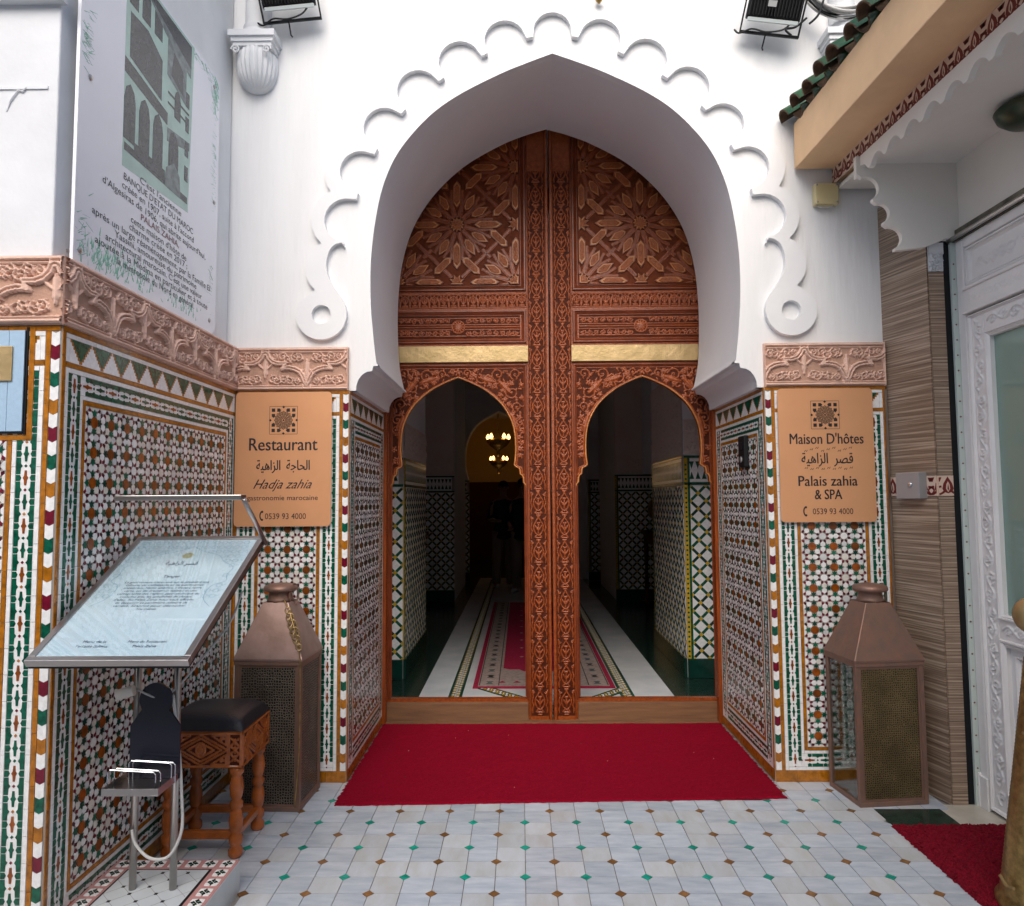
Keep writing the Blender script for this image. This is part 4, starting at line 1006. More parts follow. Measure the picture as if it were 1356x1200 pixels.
    for i in range(-3, 4):
        for j in range(-3, 5):
            X, Y = A0[0]+i*a, A0[1]+j*a
            if not (-.2 < X < 1.5 and 2.7 < Y < 4.5): continue
            big = (i+j) % 2 == 0
            if big:
                piece(star(X, Y, .062, .040, 12), 'star_piece')
                for k in range(12):
                    an = k*PI/6
                    if k % 3: piece(kite(X+a*.455*math.cos(an), Y+a*.455*math.sin(an), an+PI, .074, .034))
                    else: piece(hexa(X+a*.53*math.cos(an), Y+a*.53*math.sin(an), an, .108, .027))
                    # small darts of the rosette
                    a2 = an+PI/12; 
                    strap(X+.055*math.cos(a2), Y+.055*math.sin(a2), X+a*.36*math.cos(a2+.02), Y+a*.36*math.sin(a2+.02))
                    a3 = an+PI/12; strap(X+a*.36*math.cos(a3), Y+a*.36*math.sin(a3), X+a*.62*math.cos(an+(.26+.12)), Y+a*.62*math.sin(an+(.26+.12)), .009)
                    strap(X+a*.36*math.cos(a3), Y+a*.36*math.sin(a3), X+a*.62*math.cos(an+(.26-.12)), Y+a*.62*math.sin(an+(.26-.12)), .009)
            else:
                piece(star(X, Y, .062, .032, 8, PI/8), 'star_piece')
                for k in range(4):
                    an = PI/4+k*PI/2; dgn = an
                    strap(X+.05*math.cos(an), Y+.05*math.sin(an), X+a*.36*math.cos(an), Y+a*.36*math.sin(an), .011)
            # diagonal long pieces beside each quadrant centre
    for i in range(-3, 3):
        for j in range(-3, 4):
            X, Y = A0[0]+i*a, A0[1]+j*a
            big = (i+j) % 2 == 0
            # quadrant with big stars at (X,Y) and (X+a,Y+a) when big, else at the other two corners
            if big: L_ = (((.76, .29), PI/4), ((.29, .76), PI/4))
            else: L_ = (((.24, .29), -PI/4), ((.71, .76), -PI/4))
            for (fx, fy), an in L_: piece(hexa(X+a*fx, Y+a*fy, an, .092, .028))
            dx = 1 if big else -1
            cx, cy = X+a/2, Y+a/2; strap(cx-dx*.09, cy+.09, cx+dx*.09, cy-.09, .011); strap(cx-dx*.03, cy-.03, cx+dx*.03, cy+.03, .011)
    ST.build('strapwork', bd, kind='stuff')
    return t
leafR = make_leaf(); leafR['label'] = 'right carved wooden door leaf with star panel, brass strap and arched opening'
leafR['group'] = 'two leaves of the carved door'
leafR.matrix_world = Matrix.Translation((.016, 1.075, 0)) @ Fr((0, 0, 0), (1, 0, 0))
leafL = copy_thing(leafR, 'left carved wooden door leaf with star panel, brass strap and arched opening', (0, 0, 0))
leafL.matrix_world = Matrix.Translation((.010, 1.075, 0)) @ Fr((0, 0, 0), (1, 0, 0)) @ Matrix.Diagonal((-1, 1, 1, 1))
q = MB(); q.box(-1.17, 1.19, 1.0, 1.115, -.004, .004, wood_b); o = q.build('threshold'); tag(o, 'low worn wooden threshold under the carved double door', 'threshold')
q = MB(); q.box(1.112, 1.14, 1.00, 1.045, 0, 2.2, wood_o); q.box(-1.14, -1.114, 1.0, 1.045, 0, 2.2, wood_o)
o = thing('door_frame', 'narrow wooden frame posts flanking the carved double door', 'door frame', (0, 1.02, 0))
q1 = MB(); q1.box(1.115, 1.137, .98, 1.04, 0, 2.1, wood); q1.build('post', o, T(0, -1.02, 0), bevel=.003)
q1 = MB(); q1.box(-1.137, -1.115, .98, 1.04, 0, 2.1, wood); q1.build('post', o, T(0, -1.02, 0), bevel=.003)

# ================================================================== RED MATS
def mat_rug(name, x0, x1, y0, y1, m, lab, rag, th):
    q = MB(); n = 90; P = []
    def j(): return random.uniform(-rag, rag)
    for k in range(n): P.append((x0+(x1-x0)*k/n+j()*.3, y0+j()))
    for k in range(n): P.append((x1+j(), y0+(y1-y0)*k/n+j()*.3))
    for k in range(n): P.append((x1-(x1-x0)*k/n+j()*.3, y1+j()))
    for k in range(n): P.append((x0+j(), y1-(y1-y0)*k/n+j()*.3))
    q.prism(P, 0.001, th, m); o = q.build(name); tag(o, lab, 'mat'); return o
R = Relief(1, 1, .0085); rs_ = np.random.RandomState(2)
R.h[:] = rs_.uniform(.007, .0105, R.h.shape)+.0015*np.sin(R.U*23+2*np.sin(R.V*9))*np.sin(R.V*17); R.h[0] = R.h[-1] = 0; R.h[:, 0] = R.h[:, -1] = 0
_u = R.U+rs_.uniform(-.003, .003, R.U.shape); _v = R.V+rs_.uniform(-.003, .003, R.V.shape)
_f = -.296+_u*.078; R.U = -1.128+2.248*_u; R.V = _f+(.968-_f)*_v
o = R.build('red_mat', [carpet], None, T(0, 0, .001)); tag(o, 'wide red door mat filling the recess and spreading onto the courtyard tiles', 'mat'); o.data.polygons.foreach_set('use_smooth', [False]*len(o.data.polygons))
q = MB(); rs2 = random.Random(8)
for k in range(12):
    x, y = rs2.uniform(-1.0, 1.0), rs2.uniform(-.22, .85); q.prism(ngon(x, y, rs2.uniform(.001, .0035), 5, rs2.uniform(0, 3)), .010, .0125, (t_white, clay, peach)[k % 3])
q.build('lint', o, T(0, 0, 0), kind='stuff')
def fuzzy(name, x0, x1, y0, y1, m, lab):
    R = Relief(x1-x0, y1-y0, .008); R.h[:] = np.random.RandomState(5).uniform(.006, .016, R.h.shape); R.h[0] = R.h[-1] = 0; R.h[:, 0] = R.h[:, -1] = 0
    rs = np.random.RandomState(9); R.U += rs.uniform(-.005, .005, R.U.shape); R.V += rs.uniform(-.005, .005, R.V.shape)
    o = R.build(name, [m], None, T(x0, y0, .001)); o.data.polygons.foreach_set('use_smooth', [False]*len(o.data.polygons)); tag(o, lab, 'mat'); return o
o = fuzzy('red_mat', 1.475, 2.02, -2.3, -.515, carpet2, 'dark crimson coir mat in front of the white shop door'); 

# ================================================================== COPPER SIGNS
def logo(parent, cx, cy, s, m=ink, z=.0016, full_=True):
    q = MB()
    def line(P, w):
        for a, b in zip(P, P[1:]+P[:1]):
            dx, dy = b[0]-a[0], b[1]-a[1]; L = math.hypot(dx, dy); nx, ny = -dy/L*w, dx/L*w
            q.prism([(a[0]-nx, a[1]-ny), (b[0]-nx, b[1]-ny), (b[0]+nx, b[1]+ny), (a[0]+nx, a[1]+ny)], 0, .0003, m)
    h = s/2
    if full_:
        line([(-h, -h), (h, -h), (h, h), (-h, h)], s*.006)
        for sx in (1, -1):
            for sy in (1, -1):
                c = s*.365; q.prism(ngon(sx*c, sy*c, s*.085, 4, PI/4), 0, .0004, m)
                for (x, y) in ((c, s*.16), (s*.16, c)):
                    P = ([(-.06, .07), (-.06, -.02), (0, -.075), (.06, -.02), (.06, .07)] if x == c else [(.07, .06), (-.02, .06), (-.075, 0), (-.02, -.06), (.07, -.06)])
                    P = [(sx*(x+a*s), sy*(y+b*s)) for a, b in P]
                    if sx*sy > 0: pass
                    else: P = P[::-1]
                    if x == c: pass
                    q.prism(P[::-1] if (x != c) else P, 0, .0004, m)
        for k in range(4): q.prism(ngon(h*.95*math.cos(k*PI/2), h*.95*math.sin(k*PI/2), s*.05, 4), 0, .0004, m)
    for r, n, w in ((.30, 16, .010), (.255, 16, .009), (.21, 16, .010), (.165, 12, .009), (.12, 12, .010), (.075, 8, .010)):
        line(star(0, 0, s*r*1.12, s*r*.93, n), s*w)
    for k in range(16): a = k*PI/8; line([(s*.08*math.cos(a), s*.08*math.sin(a)), (s*.30*math.cos(a+.2), s*.30*math.sin(a+.2))], s*.004)
    q.prism(ngon(0, 0, s*.035, 10), 0, .0004, m)
    q.build('emblem', parent, T(cx, cy, z))
def phone_icon(parent, x, y, s):
    q = MB(); P = []
    arc = [(.30*math.cos(a)+.3, .5*math.sin(a)) for a in [math.radians(t) for t in range(115, 246, 10)]]
    q.tube([(px*s, py*s, 0) for px, py in arc], s*.075, ink, 6)
    for p in (arc[0], arc[-1]): q.prism(ngon((p[0]+.06)*s, p[1]*s*.95, s*.13, 8), 0, .0008, ink)
    q.build('phone_icon', parent, T(x, y, .001) @ Matrix.Diagonal((1, 1, .1, 1)))
def sign_plate(M, W, H, lab):
    t = thing('copper_sign', lab, 'sign'); t.matrix_world = M
    q = MB(); r = .022; P = []
    for cx, cy, a0 in ((W-r, r, -90), (W-r, H-r, 0), (r, H-r, 90), (r, r, 180)):
        for k in range(6): a = math.radians(a0+18*k); P.append((cx+r*math.cos(a), cy+r*math.sin(a)))
    q.prism(P, -.003, .001, signm, back=True); q.build('plate', t)
    q = MB()
    for x in (.03, W-.03):
        for y in (.03, H-.03): q.lathe([(.005, -.03), (.005, -.002)], steel, 8, (x, y, 0))
    q.build('standoffs', t)
    return t
s = sign_plate(Fr((-1.752, -.030, 1.357), (1, 0, 0)), .527, .732, 'copper restaurant sign on the tiles left of the arch'); W = .527; c = W/2; 
logo(s, c+.0, .577, .152)
lettering('Restaurant', .372, s, T(c, .412, .0015), height=.098, heavy=.0022)
lettering(AR_ZAHIA+'  '+AR_HAJJA, .29, s, T(c, .305, .0015), height=.075, heavy=.0022)
def script_text(parent, M, s_, w):
    lettering(s_, w, parent, M, shear=.55, height=.072)
script_text(s, T(c, .205, .0015), 'Hadja zahia', .32)
lettering('gastronomie marocaine', .385, s, T(c, .142, .0015), height=.038)
phone_icon(s, .143, .058, .05); lettering('0539 93 4000', .222, s, T(c+.018, .040, .0015), height=.045)
s = sign_plate(Fr((1.196, -.030, 1.363), (1, 0, 0)), .512, .722, 'copper guest house sign on the tiles right of the arch'); c = .256
logo(s, c-.002, .577, .152)
lettering("Maison D'hôtes", .395, s, T(c, .420, .0015), height=.082, heavy=.0022)
lettering(AR_ZAHIA+'  '+AR_QASR, .275, s, T(c+.0, .315, .0015), height=.078, heavy=.0022)
q = MB()
for k in range(9):
    for y in (.378+.008*(k % 3), .286-.006*(k % 2)): q.tube([(c-.12+k*.03, y, 0), (c-.114+k*.03, y+.008, 0), (c-.108+k*.03, y, 0), (c-.104+k*.03, y+.010, 0)], .0016, ink, 4)
q.build('vowel_marks', s, T(0, 0, .001) @ Matrix.Diagonal((1, 1, .1, 1)))
lettering('Palais zahia', .315, s, T(c, .194, .0015), height=.078, heavy=.0022)
lettering('& SPA', .145, s, T(c, .122, .0015), height=.075, heavy=.0022)
phone_icon(s, .123, .058, .05); lettering('0539 93 4000', .215, s, T(c+.022, .042, .0015), height=.045)

# ================================================================== INFORMATION PANEL ON THE LEFT WALL
t = thing('info_panel', 'tall acrylic history panel with old building photograph and French text on the left wall', 'panel'); PM = Fr((-1.775, -1.433, 2.352), (0, 1, 0)); t.matrix_world = PM
PW, PH = 1.171, 1.36
q = MB(); r = .05; P = [(0, 0), (PW-r, 0)]+[(PW-r+r*math.sin(a), r-r*math.cos(a)) for a in [k*PI/12 for k in range(1, 6)]]+[(PW, r), (PW, PH-r)]+[(PW-r+r*math.cos(a), PH-r+r*math.sin(a)) for a in [k*PI/12 for k in range(1, 6)]]+[(PW-r, PH), (0, PH)]
q.prism(P, -.012, 0, plexi, back=True); q.build('backing', t)
q = MB(); rr = random.Random(4)
def stain(cx, cy, w, h, n, an=PI/2):
    for k in range(n):
        x, y = cx+rr.gauss(0, w), cy+rr.gauss(0, h); L = rr.uniform(.008, .05); a = an+rr.gauss(0, .35); ww = rr.uniform(.001, .005)
        P = [(x-ww, y), (x+ww, y), (x+math.cos(a)*L, y+math.sin(a)*L)]
        if all(.004 < p[0] < PW-.004 and .004 < p[1] < PH-.004 for p in P): q.prism(P, 0, .0004+rr.uniform(0, .0003), print_s)
stain(.03, .83, .012, .05, 70, 0); stain(.02, 1.2, .012, .05, 30, 0); stain(.18, .05, .07, .03, 130, 1.4); stain(.42, .06, .10, .03, 90, 1.5); stain(1.13, 1.25, .02, .06, 90, 2.4); stain(1.0, 1.33, .10, .015, 80, 3.); stain(1.13, .9, .012, .12, 60, 3.1); stain(.04, .10, .02, .06, 40, .4); stain(1.12, .25, .01, .05, 20, 3.); stain(.80, .05, .08, .02, 50, 1.6)
q.build('print_brush_marks', t, kind='stuff')
# photograph print
q = MB(); px0, px1, py0, py1 = .285, .845, .535, 1.335
q.prism([(px0, py0-.055), (px1, py0-.02), (px1+.03, py1+.015), (px0, py1+.015)], 0, .0004, print_g)
zc = [0.]
def sh(P, m, z=.0008):
    zc[0] += .00004; q.prism([(px0+(px1-px0)*x, py0+(py1-py0)*y) for x, y in P], .0003, z+zc[0], m)
def arch_win(x, y, w, h, m, z=.001): sh([(x-w/2, y), (x+w/2, y), (x+w/2, y+h*.7), (x+w*.35, y+h*.9), (x, y+h), (x-w*.35, y+h*.9), (x-w/2, y+h*.7)], m, z)
sh([(.02, .02), (.98, .02), (.98, .06), (.02, .06)], print_d); sh([(.0, .42), (.62, .37), (.62, .44), (0, .50)], print_d); sh([(.62, .28), (1, .35), (1, .40), (.62, .36)], print_m)
for x in (.10, .27, .45): arch_win(x, .80, .12, .19, print_d)
sh([(.06, .52), (.52, .47), (.52, .70), (.30, .77), (.06, .76)], print_d)
for x in (.08, .28, .48): arch_win(x, .08, .15, .30, print_d)
sh([(.15, .04), (.60, .04), (.60, .10), (.15, .10)], print_d); arch_win(.73, .10, .16, .27, print_d); sh([(.60, .02), (.86, .02), (.84, .14), (.74, .19), (.62, .13)], print_m, .0012)
arch_win(.78, .46, .10, .17, print_d)
sh([(.60, .66), (.92, .60), (.92, .82), (.78, .92), (.60, .92)], print_m); sh([(.66, .68), (.86, .64), (.86, .78), (.70, .83)], print_d, .0012); sh([(.55, .88), (1.0, .80), (1.0, 1.0), (.2, 1.0)], print_m, .0006); sh([(.3, .97), (1, .86), (1, 1.0), (.3, 1.0)], print_d, .001)
for y in (.15, .30, .45, .60): sh([(.92, y), (.98, y), (.98, y+.09), (.92, y+.09)], print_d)
for y in (.50, .56): sh([(.62, y), (.98, y), (.98, y+.012), (.62, y+.012)], print_d)
q.build('old_photograph', t)
q = MB(); lnz = [("C'est l'ancienne", .36, .470), ("BANQUE D'ETAT DU MAROC", .60, .430), ("créée en 1907, suite à l'accord", .62, .392), ("d'Algesiras de 1906, qui abrite aujourd'hui,", .88, .354), ("PALAIS ZAHIA,", .33, .316), ("cette maison d'hôte de", .48, .278), ("charme créée en 2017 ;", .50, .244), ("après un large réaménagement, par la Famille El", 1.00, .210), ("Yassini, amoureuse du patrimoine", .70, .176), ("architectural marocain. C'est une valeur", .82, .142), ("ajoutée à la Médina en particulier et à toute", .95, .108), ("la métropole du Nord en général.", .66, .074)]
for i_, (s_, w_, y_) in enumerate(lnz): lettering(s_, w_, t, T(.60, y_, .0008), m=(maroon_p if 'ZAHIA' in s_ else print_d), height=.040)
for x, y in ((.065, .705), (1.125, .685), (.035, .045), (1.10, 1.29), (1.10, .06)):
    q = MB(); q.lathe([(.011, 0), (.011, .004), (.006, .008)], steel, 12, (x, y, 0)); q.lathe([(.005, -.05), (.005, 0)], steel, 8, (x, y, 0)); q.build('bolt', t)

# ================================================================== PALE BLUE METER BOX
t = thing('meter_box', 'pale blue boarded cupboard door with brass plate in the tiles at the far left edge', 'cupboard door'); t.matrix_world = Fr((-2.26, -1.49, 1.735), (1, 0, 0))
q = MB()
for k in range(7): q.prism([(k*.054+.001, 0), (k*.054+.053, 0), (k*.054+.053, .345), (k*.054+.001, .345)], .0, .016+random.uniform(-.001, .001), blue_p)
q.build('boards', t); q = MB(); q.prism([(0, 0), (.378, 0), (.378, .345), (0, .345)], .005, .012, blackm); q.build('backing', t)
q = MB(); q.box(-.012, -.001, -.012, .357, 0, .02, blackm); q.box(.379, .385, -.012, .357, 0, .01, blackm); q.box(-.001, .379, -.008, -.001, 0, .012, blackm); q.build('edge', t)
q = MB(); q.box(.14, .34, .17, .29, .017, .022, brass); q.build('brass_plate', t, bevel=.002)
q = MB(); q.box(.0, .40, -.03, -.012, .0, .006, t_ochre); q.box(.388, .406, -.03, .36, .0, .006, t_ochre); q.build('tile_edging', t)

# ================================================================== PLATFORM
PL = thing('tiled_platform', 'low tiled platform with pink and white cross border against the left wall', 'platform', (-1.53, -1.6, 0))
PMx = T(1.53, 1.6, 0); z0 = .112; xa, xb, ya, yb = -1.762, -1.290, -2.6, -1.045
q = MB(); q.box(xa, xb, ya, yb, -.01, z0, platt); q.build('block', PL, PMx, bevel=.004)
q = MB(); q.box(xa+.002, xb-.002, ya, yb-.002, z0, z0+.002, pinkt)
a = .066
for i in range(7):
    for j in range(23):
        if .9 < i < 5.5 and j > 0: continue
        cx, cy = xb-.036-i*a, yb-.036-j*a
        if cx < xa+.02: continue
        for k in range(4):
            an = PI/4+k*PI/2; q.prism([(cx+r_*math.cos(an+t_), cy+r_*math.sin(an+t_)) for r_, t_ in ((.004, 0), (.024, -.62), (.031, 0), (.024, .62))], z0+.001, z0+.0042, t_white)
        for dx, dy in ((1, 0), (-1, 0), (0, 1), (0, -1)): q.prism(ngon(cx+dx*.011, cy+dy*.011, .0085, 4), z0+.003, z0+.0052, t_dark)
q.build('cross_border', PL, PMx, kind='stuff')
q = MB(); ix0, ix1, iy1 = xa+.075, xb-.078, yb-.078
q.box(ix0, ix1, ya+.01, iy1, z0+.001, z0+.0046, blackm); q.box(ix0+.008, ix1-.008, ya+.02, iy1-.008, z0+.001, z0+.0054, grout_f); q.build('black_line', PL, PMx)
tl = MB(); tl.prism(ngon(0, 0, .0325, 4), 0, .006, platt); tlm = tl.mesh('square_tile'); td = MB(); td.prism(ngon(0, 0, .008, 4, PI/4), 0, .0068, hair); tdm = td.mesh('tiny_insert')
pan = MB(); pan.box(ix0+.008, ix1-.008, ya+.02, iy1-.008, z0+.002, z0+.0056, platt); pp = pan.build('inner_field', PL, PMx)
D_ = .047
for i in range(1, 7):
    for j in range(0, 14):
        cx, cy = ix0+.008+i*D_+.0*(j % 2), iy1-.03-j*D_
        if cx > ix1-.035: continue
        if (i+j) % 2: ob('tiny_insert', tdm, pp, T(cx, cy, z0))
q = MB()
for i in range(-12, 12):
    for sg in (1, -1):
        x0, y0 = ix0+.008, iy1-.03-i*2*D_ if sg > 0 else iy1-.03-i*2*D_
        P = [(ix0+.008+t*.02, iy1-.03+D_-i*2*D_+sg*t*.02) for t in range(0, 16)]
        P = [p for p in P if p[1] < iy1-.01 and p[1] > ya+.03 and p[0] < ix1-.01]
        if len(P) > 1:
            a_, b_ = P[0], P[-1]; q.prism([(a_[0], a_[1]-.0009), (b_[0], b_[1]-.0009), (b_[0], b_[1]+.0009), (a_[0], a_[1]+.0009)], z0+.0056, z0+.0059, grout_f)
q.build('joints', PL, PMx)

# ================================================================== MENU STAND
t = thing('menu_stand', 'steel menu lectern with pale blue menu board, reading light and small tray on the platform', 'menu stand', (-1.52, -1.26, z0))
M0 = T(1.52, 1.26, -z0); pst = MB(); pst.tube([(0, 0, z0+.004), (0, 0, 1.19)], .0125, steel, 16); pm_ = pst.mesh('post', True)
for x in (-1.592, -1.447): ob('post', pm_, t, M0 @ T(x, -1.262, 0))
BW, BL = .51, .735; up = Vector((0, .64, .345)).normalized(); BM = Fr(Vector((-1.480, -1.340, 1.176))-Vector((1, 0, 0))*BW/2-up*BL/2, (1, 0, 0), up)
q = MB(); q.box(.004, BW-.004, .004, BL-.004, -.028, -.004, blackm); q.build('case', t, M0 @ BM)
q = MB(); fwd = .022
for bx in ((0, BW, 0, fwd), (0, BW, BL-fwd, BL), (0, fwd, fwd, BL-fwd), (BW-fwd, BW, fwd, BL-fwd)): q.box(bx[0], bx[1], bx[2], bx[3], -.018, .006, steel)
q.build('frame', t, M0 @ BM, bevel=.002)
q = MB(); q.box(fwd, BW-fwd, fwd, BL-fwd, -.004, .0, poster); ps = q.build('poster', t, M0 @ BM)
q = MB(); q.box(fwd, BW-fwd, fwd, BL-fwd, .003, .0045, glass_c); q.build('cover_glass', t, M0 @ BM)
q = MB(); c = BW/2
def pline(P, w=.0013):
    for a_, b_ in zip(P, P[1:]):
        dx, dy = b_[0]-a_[0], b_[1]-a_[1]; L = math.hypot(dx, dy)+1e-9; nx, ny = -dy/L*w, dx/L*w
        q.prism([(a_[0]-nx, a_[1]-ny), (b_[0]-nx, b_[1]-ny), (b_[0]+nx, b_[1]+ny), (a_[0]+nx, a_[1]+ny)], 0, .0003, poster_l)
arcb = catmull([(.205, .28), (.165, .33), (.165, .40), (.205, .43), (.195, .47), (.20, .52), (.15, .56), (.12, .60), (.05, .63), (0, .665)], 4)
for sg in (1, -1): pline([(c+sg*x*1.02, y) for x, y in arcb])
rr = random.Random(2); ins = in_poly([(c+x, y) for x, y in arcb]+[(c-x, y) for x, y in arcb[::-1]])
for i in range(16):
    for j in range(12):
        x, y = .045+i*.029, .34+j*.032
        if x > BW-.04 or y > BL-.04: continue
        if not ins(np.array([x]), np.array([y]))[0] and not ins(np.array([x+.01]), np.array([y-.01]))[0]:
            S8 = star(x, y, .013, .008, 8); pline(S8+S8[:1], .0006); pline([(x+.013, y), (x+.024, y+.006)], .0005)
q.build('printed_arch', ps, T(0, 0, .0002))
logo(ps, c, .600, .062, m=mat('gold_ink', (.55, .50, .22), .4), z=.0004, full_=False)
lettering(AR_ZAHIA+' '+AR_QASR, .12, ps, T(c, .535, .0004), m=ink_b, height=.038)
lettering('Tanger', .062, ps, T(c, .452, .0004), m=ink_b, height=.024)
for i_, s_ in enumerate(["La gastronomie marocaine est le produit d'une", "culture, de civilisations et de patrimoines", "ancestraux. Notre ambition à travers notre", "carte, est de dresser un tableau et une", "cartographie des régions gastronomique du", "royaume avec les spécificités de chaque", "d'elles. Au Palais Zahia nous vous offrons", "de découvrir ce patrimoine culinaire de", "variété. Scannez pour découvrir", "nos menus."]):
    lettering(s_, (.305, .28, .28, .26, .29, .25, .28, .25, .25, .07)[i_], ps, T(c, .418-i_*.0175, .0004), m=ink_b, height=.0165)
lettering('Menu de la', .075, ps, T(c-.085, .090, .0004), m=ink_b, height=.017); lettering('Terrasse Sultana', .105, ps, T(c-.085, .068, .0004), m=ink_b, height=.017)
lettering('Menu du Restaurant', .125, ps, T(c+.085, .090, .0004), m=ink_b, height=.017); lettering('Palais Zahia', .075, ps, T(c+.085, .068, .0004), m=ink_b, height=.017)
# reading light on its arm
q = MB(); q.box(-1.675, -1.212, -1.305, -1.255, 1.498, 1.518, steel); q.build('light_bar', t, M0, bevel=.003)
q = MB(); q.tube([(-1.212, -1.28, 1.50), (-1.215, -1.16, 1.42), (-1.216, -1.035, 1.325)], .009, steel, 8); q.build('arm', t, M0, smooth=True)
# tray, wire holders, dark backplate, dispenser nozzle
q = MB(); q.box(-1.645, -1.452, -1.432, -1.277, .500, .504, steel)
for bx in ((-1.645, -1.452, -1.432, -1.430), (-1.645, -1.643, -1.43, -1.277), (-1.454, -1.452, -1.43, -1.277)): q.box(bx[0], bx[1], bx[2], bx[3], .504, .525, steel)
q.build('tray', t, M0 @ T(.028, 0, .006), bevel=.001)
q = MB()
for y, x0, x1, z in ((-1.405, -1.640, -1.475, .577), (-1.385, -1.628, -1.468, .575), (-1.335, -1.605, -1.455, .583), (-1.318, -1.60, -1.450, .578)):
    q.tube([(x0, y, .504), (x0, y, z-.008), (x0+.008, y, z), (x1-.008, y, z-.008), (x1, y, z-.016), (x1, y, .504)], .0022, chrome, 6)
q.build('wire_holders', t, M0 @ T(.028, 0, .006))
P = [(-.09, 0), (.09, 0), (.09, .185), (.058, .23)]+[(.060*math.cos(a), .275+.060*math.sin(a)) for a in [math.radians(k) for k in range(-38, 219, 14)]]+[(-.058, .23), (-.09, .185)]
q = MB(); poly_solid(q, P, -.004, .004, navy); q.build('backplate', t, M0 @ Fr((-1.510, -1.288, .511), (1, 0, 0)), bevel=.001)
q = MB(); q.tube([(-1.630, -1.33, .812), (-1.575, -1.32, .828)], .019, mat('white_plastic', (.7, .66, .6), .5), 20); q.build('nozzle', t, M0)
q = MB(); q.tube(catmull([(-1.575, -1.30, .825), (-1.50, -1.285, .79), (-1.45, -1.27, .82), (-1.40, -1.22, .89), (-1.33, -1.10, 1.02), (-1.30, -1.05, 1.14)], 6), .004, rubber, 8)
q.tube(catmull([(-1.452, -1.285, .80), (-1.43, -1.275, .60), (-1.415, -1.28, .45), (-1.41, -1.285, .33), (-1.45, -1.29, .245), (-1.52, -1.285, .235), (-1.575, -1.28, .28), (-1.59, -1.28, .33)], 8), .0055, rubber, 8); q.build('cable', t, M0, smooth=True)

# ================================================================== STOOL
t = thing('leather_stool', 'carved wooden stool with black leather cushion and turned legs between menu stand and lantern', 'stool', (-1.555, -.66, 0))
hx, hy = .175, .158
lp = [(.024, 0), (.030, .01), (.030, .03), (.020, .045), (.0285, .06), (.0285, .085), (.019, .097), (.026, .115), (.0295, .15), (.024, .185), (.019, .195), (.0275, .205), (.0275, .225), (.018, .235), (.025, .25), (.0295, .285), (.024, .325), (.019, .335), (.0285, .345), (.0285, .372)]
lm = MB(); lm.lathe(lp, wood_s, 24); lmm = lm.mesh('leg', True)
for sx in (-1, 1):
    for sy in (-1, 1): ob('leg', lmm, t, T(sx*(hx-.032), sy*(hy-.032), 0))
q = MB(); q.box(-hx, hx, -hy, hy, .372, .525, wood_s); bx_ = q.build('seat_box', t, bevel=.004)
for face in (0, 1, 2, 3):
    Wf = (2*hx if face % 2 == 0 else 2*hy); M_ = (Fr((-hx, -hy-.0005, .375), (1, 0, 0)), Fr((hx+.0005, -hy, .375), (0, 1, 0)), Fr((hx, hy+.0005, .375), (-1, 0, 0)), Fr((-hx-.0005, hy, .375), (0, -1, 0)))[face]
    R = Relief(Wf, .146, .0036); h = .006; x0, x1 = .062, Wf-.062
    for y in (.006, .14): R.stroke([(0, y), (Wf, y)], .004, h)
    for x in (x0, x1, .006, Wf-.006, x0-.008, x1+.008): R.stroke([(x, 0), (x, .146)], .003, h)
    m_ = Wf/2
    for f_ in (1, .78, .5): R.stroke([(m_-(m_-x0)*f_, .073), (m_, .073+.062*f_), (m_+(m_-x0)*f_, .073), (m_, .073-.062*f_), (m_-(m_-x0)*f_, .073)], .0035, h)
    for k in range(20): a0, a1 = k*PI/10, (k+1)*PI/10; R.stroke([(m_+.02*math.cos(a0), .073+.02*math.sin(a0)), (m_+.02*math.cos(a1), .073+.02*math.sin(a1))], .003, h)
    for k in range(8): R.leaf(m_, .073, k*PI/4, .017, .004, h)
    for sx in (-1, 1):
        for sy in (-1, 1):
            R.stroke([(m_+sx*(m_-x0-.006), .073+sy*.06), (m_+sx*(m_-x0-.006), .073+sy*.02), (m_+sx*.045, .073+sy*.06), (m_+sx*(m_-x0-.006), .073+sy*.06)], .003, h); R.spiral(m_+sx*(m_-x0-.024), .073+sy*.045, .010, 0, 1, 1, .003, h, False)
        c_ = m_+sx*(m_-.030)
        for y in (.04, .073, .106): R.stroke([(c_-.018, y-.016), (c_+.018, y+.016)], .003, h); R.stroke([(c_-.018, y+.016), (c_+.018, y-.016)], .003, h); R.leaf(c_, y-.012, PI/2, .024, .005, h)
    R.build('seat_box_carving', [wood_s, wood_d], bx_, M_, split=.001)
def cushion(a, b):
    u, v = a*2-1, b*2-1; su = math.copysign(min(1, abs(u)**.6), u); f_ = (1-abs(u)**5)*(1-abs(v)**5); return ((hx+.004)*u, (hy+.004)*v, .527+.022*min(1, f_*5)+.045*f_**.8)
q = MB(); q.grid(cushion, 28, 28, leather); q.build('cushion', t, smooth=True)
q = MB(); q.box(-hx+.02, hx-.02, -hy+.018, -hy+.044, .075, .108, wood_s); q.box(-hx+.02, hx-.02, hy-.044, hy-.018, .075, .108, wood_s); q.box(-hx+.018, -hx+.044, -hy+.045, hy-.045, .078, .105, wood_s); q.box(hx-.044, hx-.018, -hy+.045, hy-.045, .078, .105, wood_s); q.build('stretcher', t, bevel=.003)

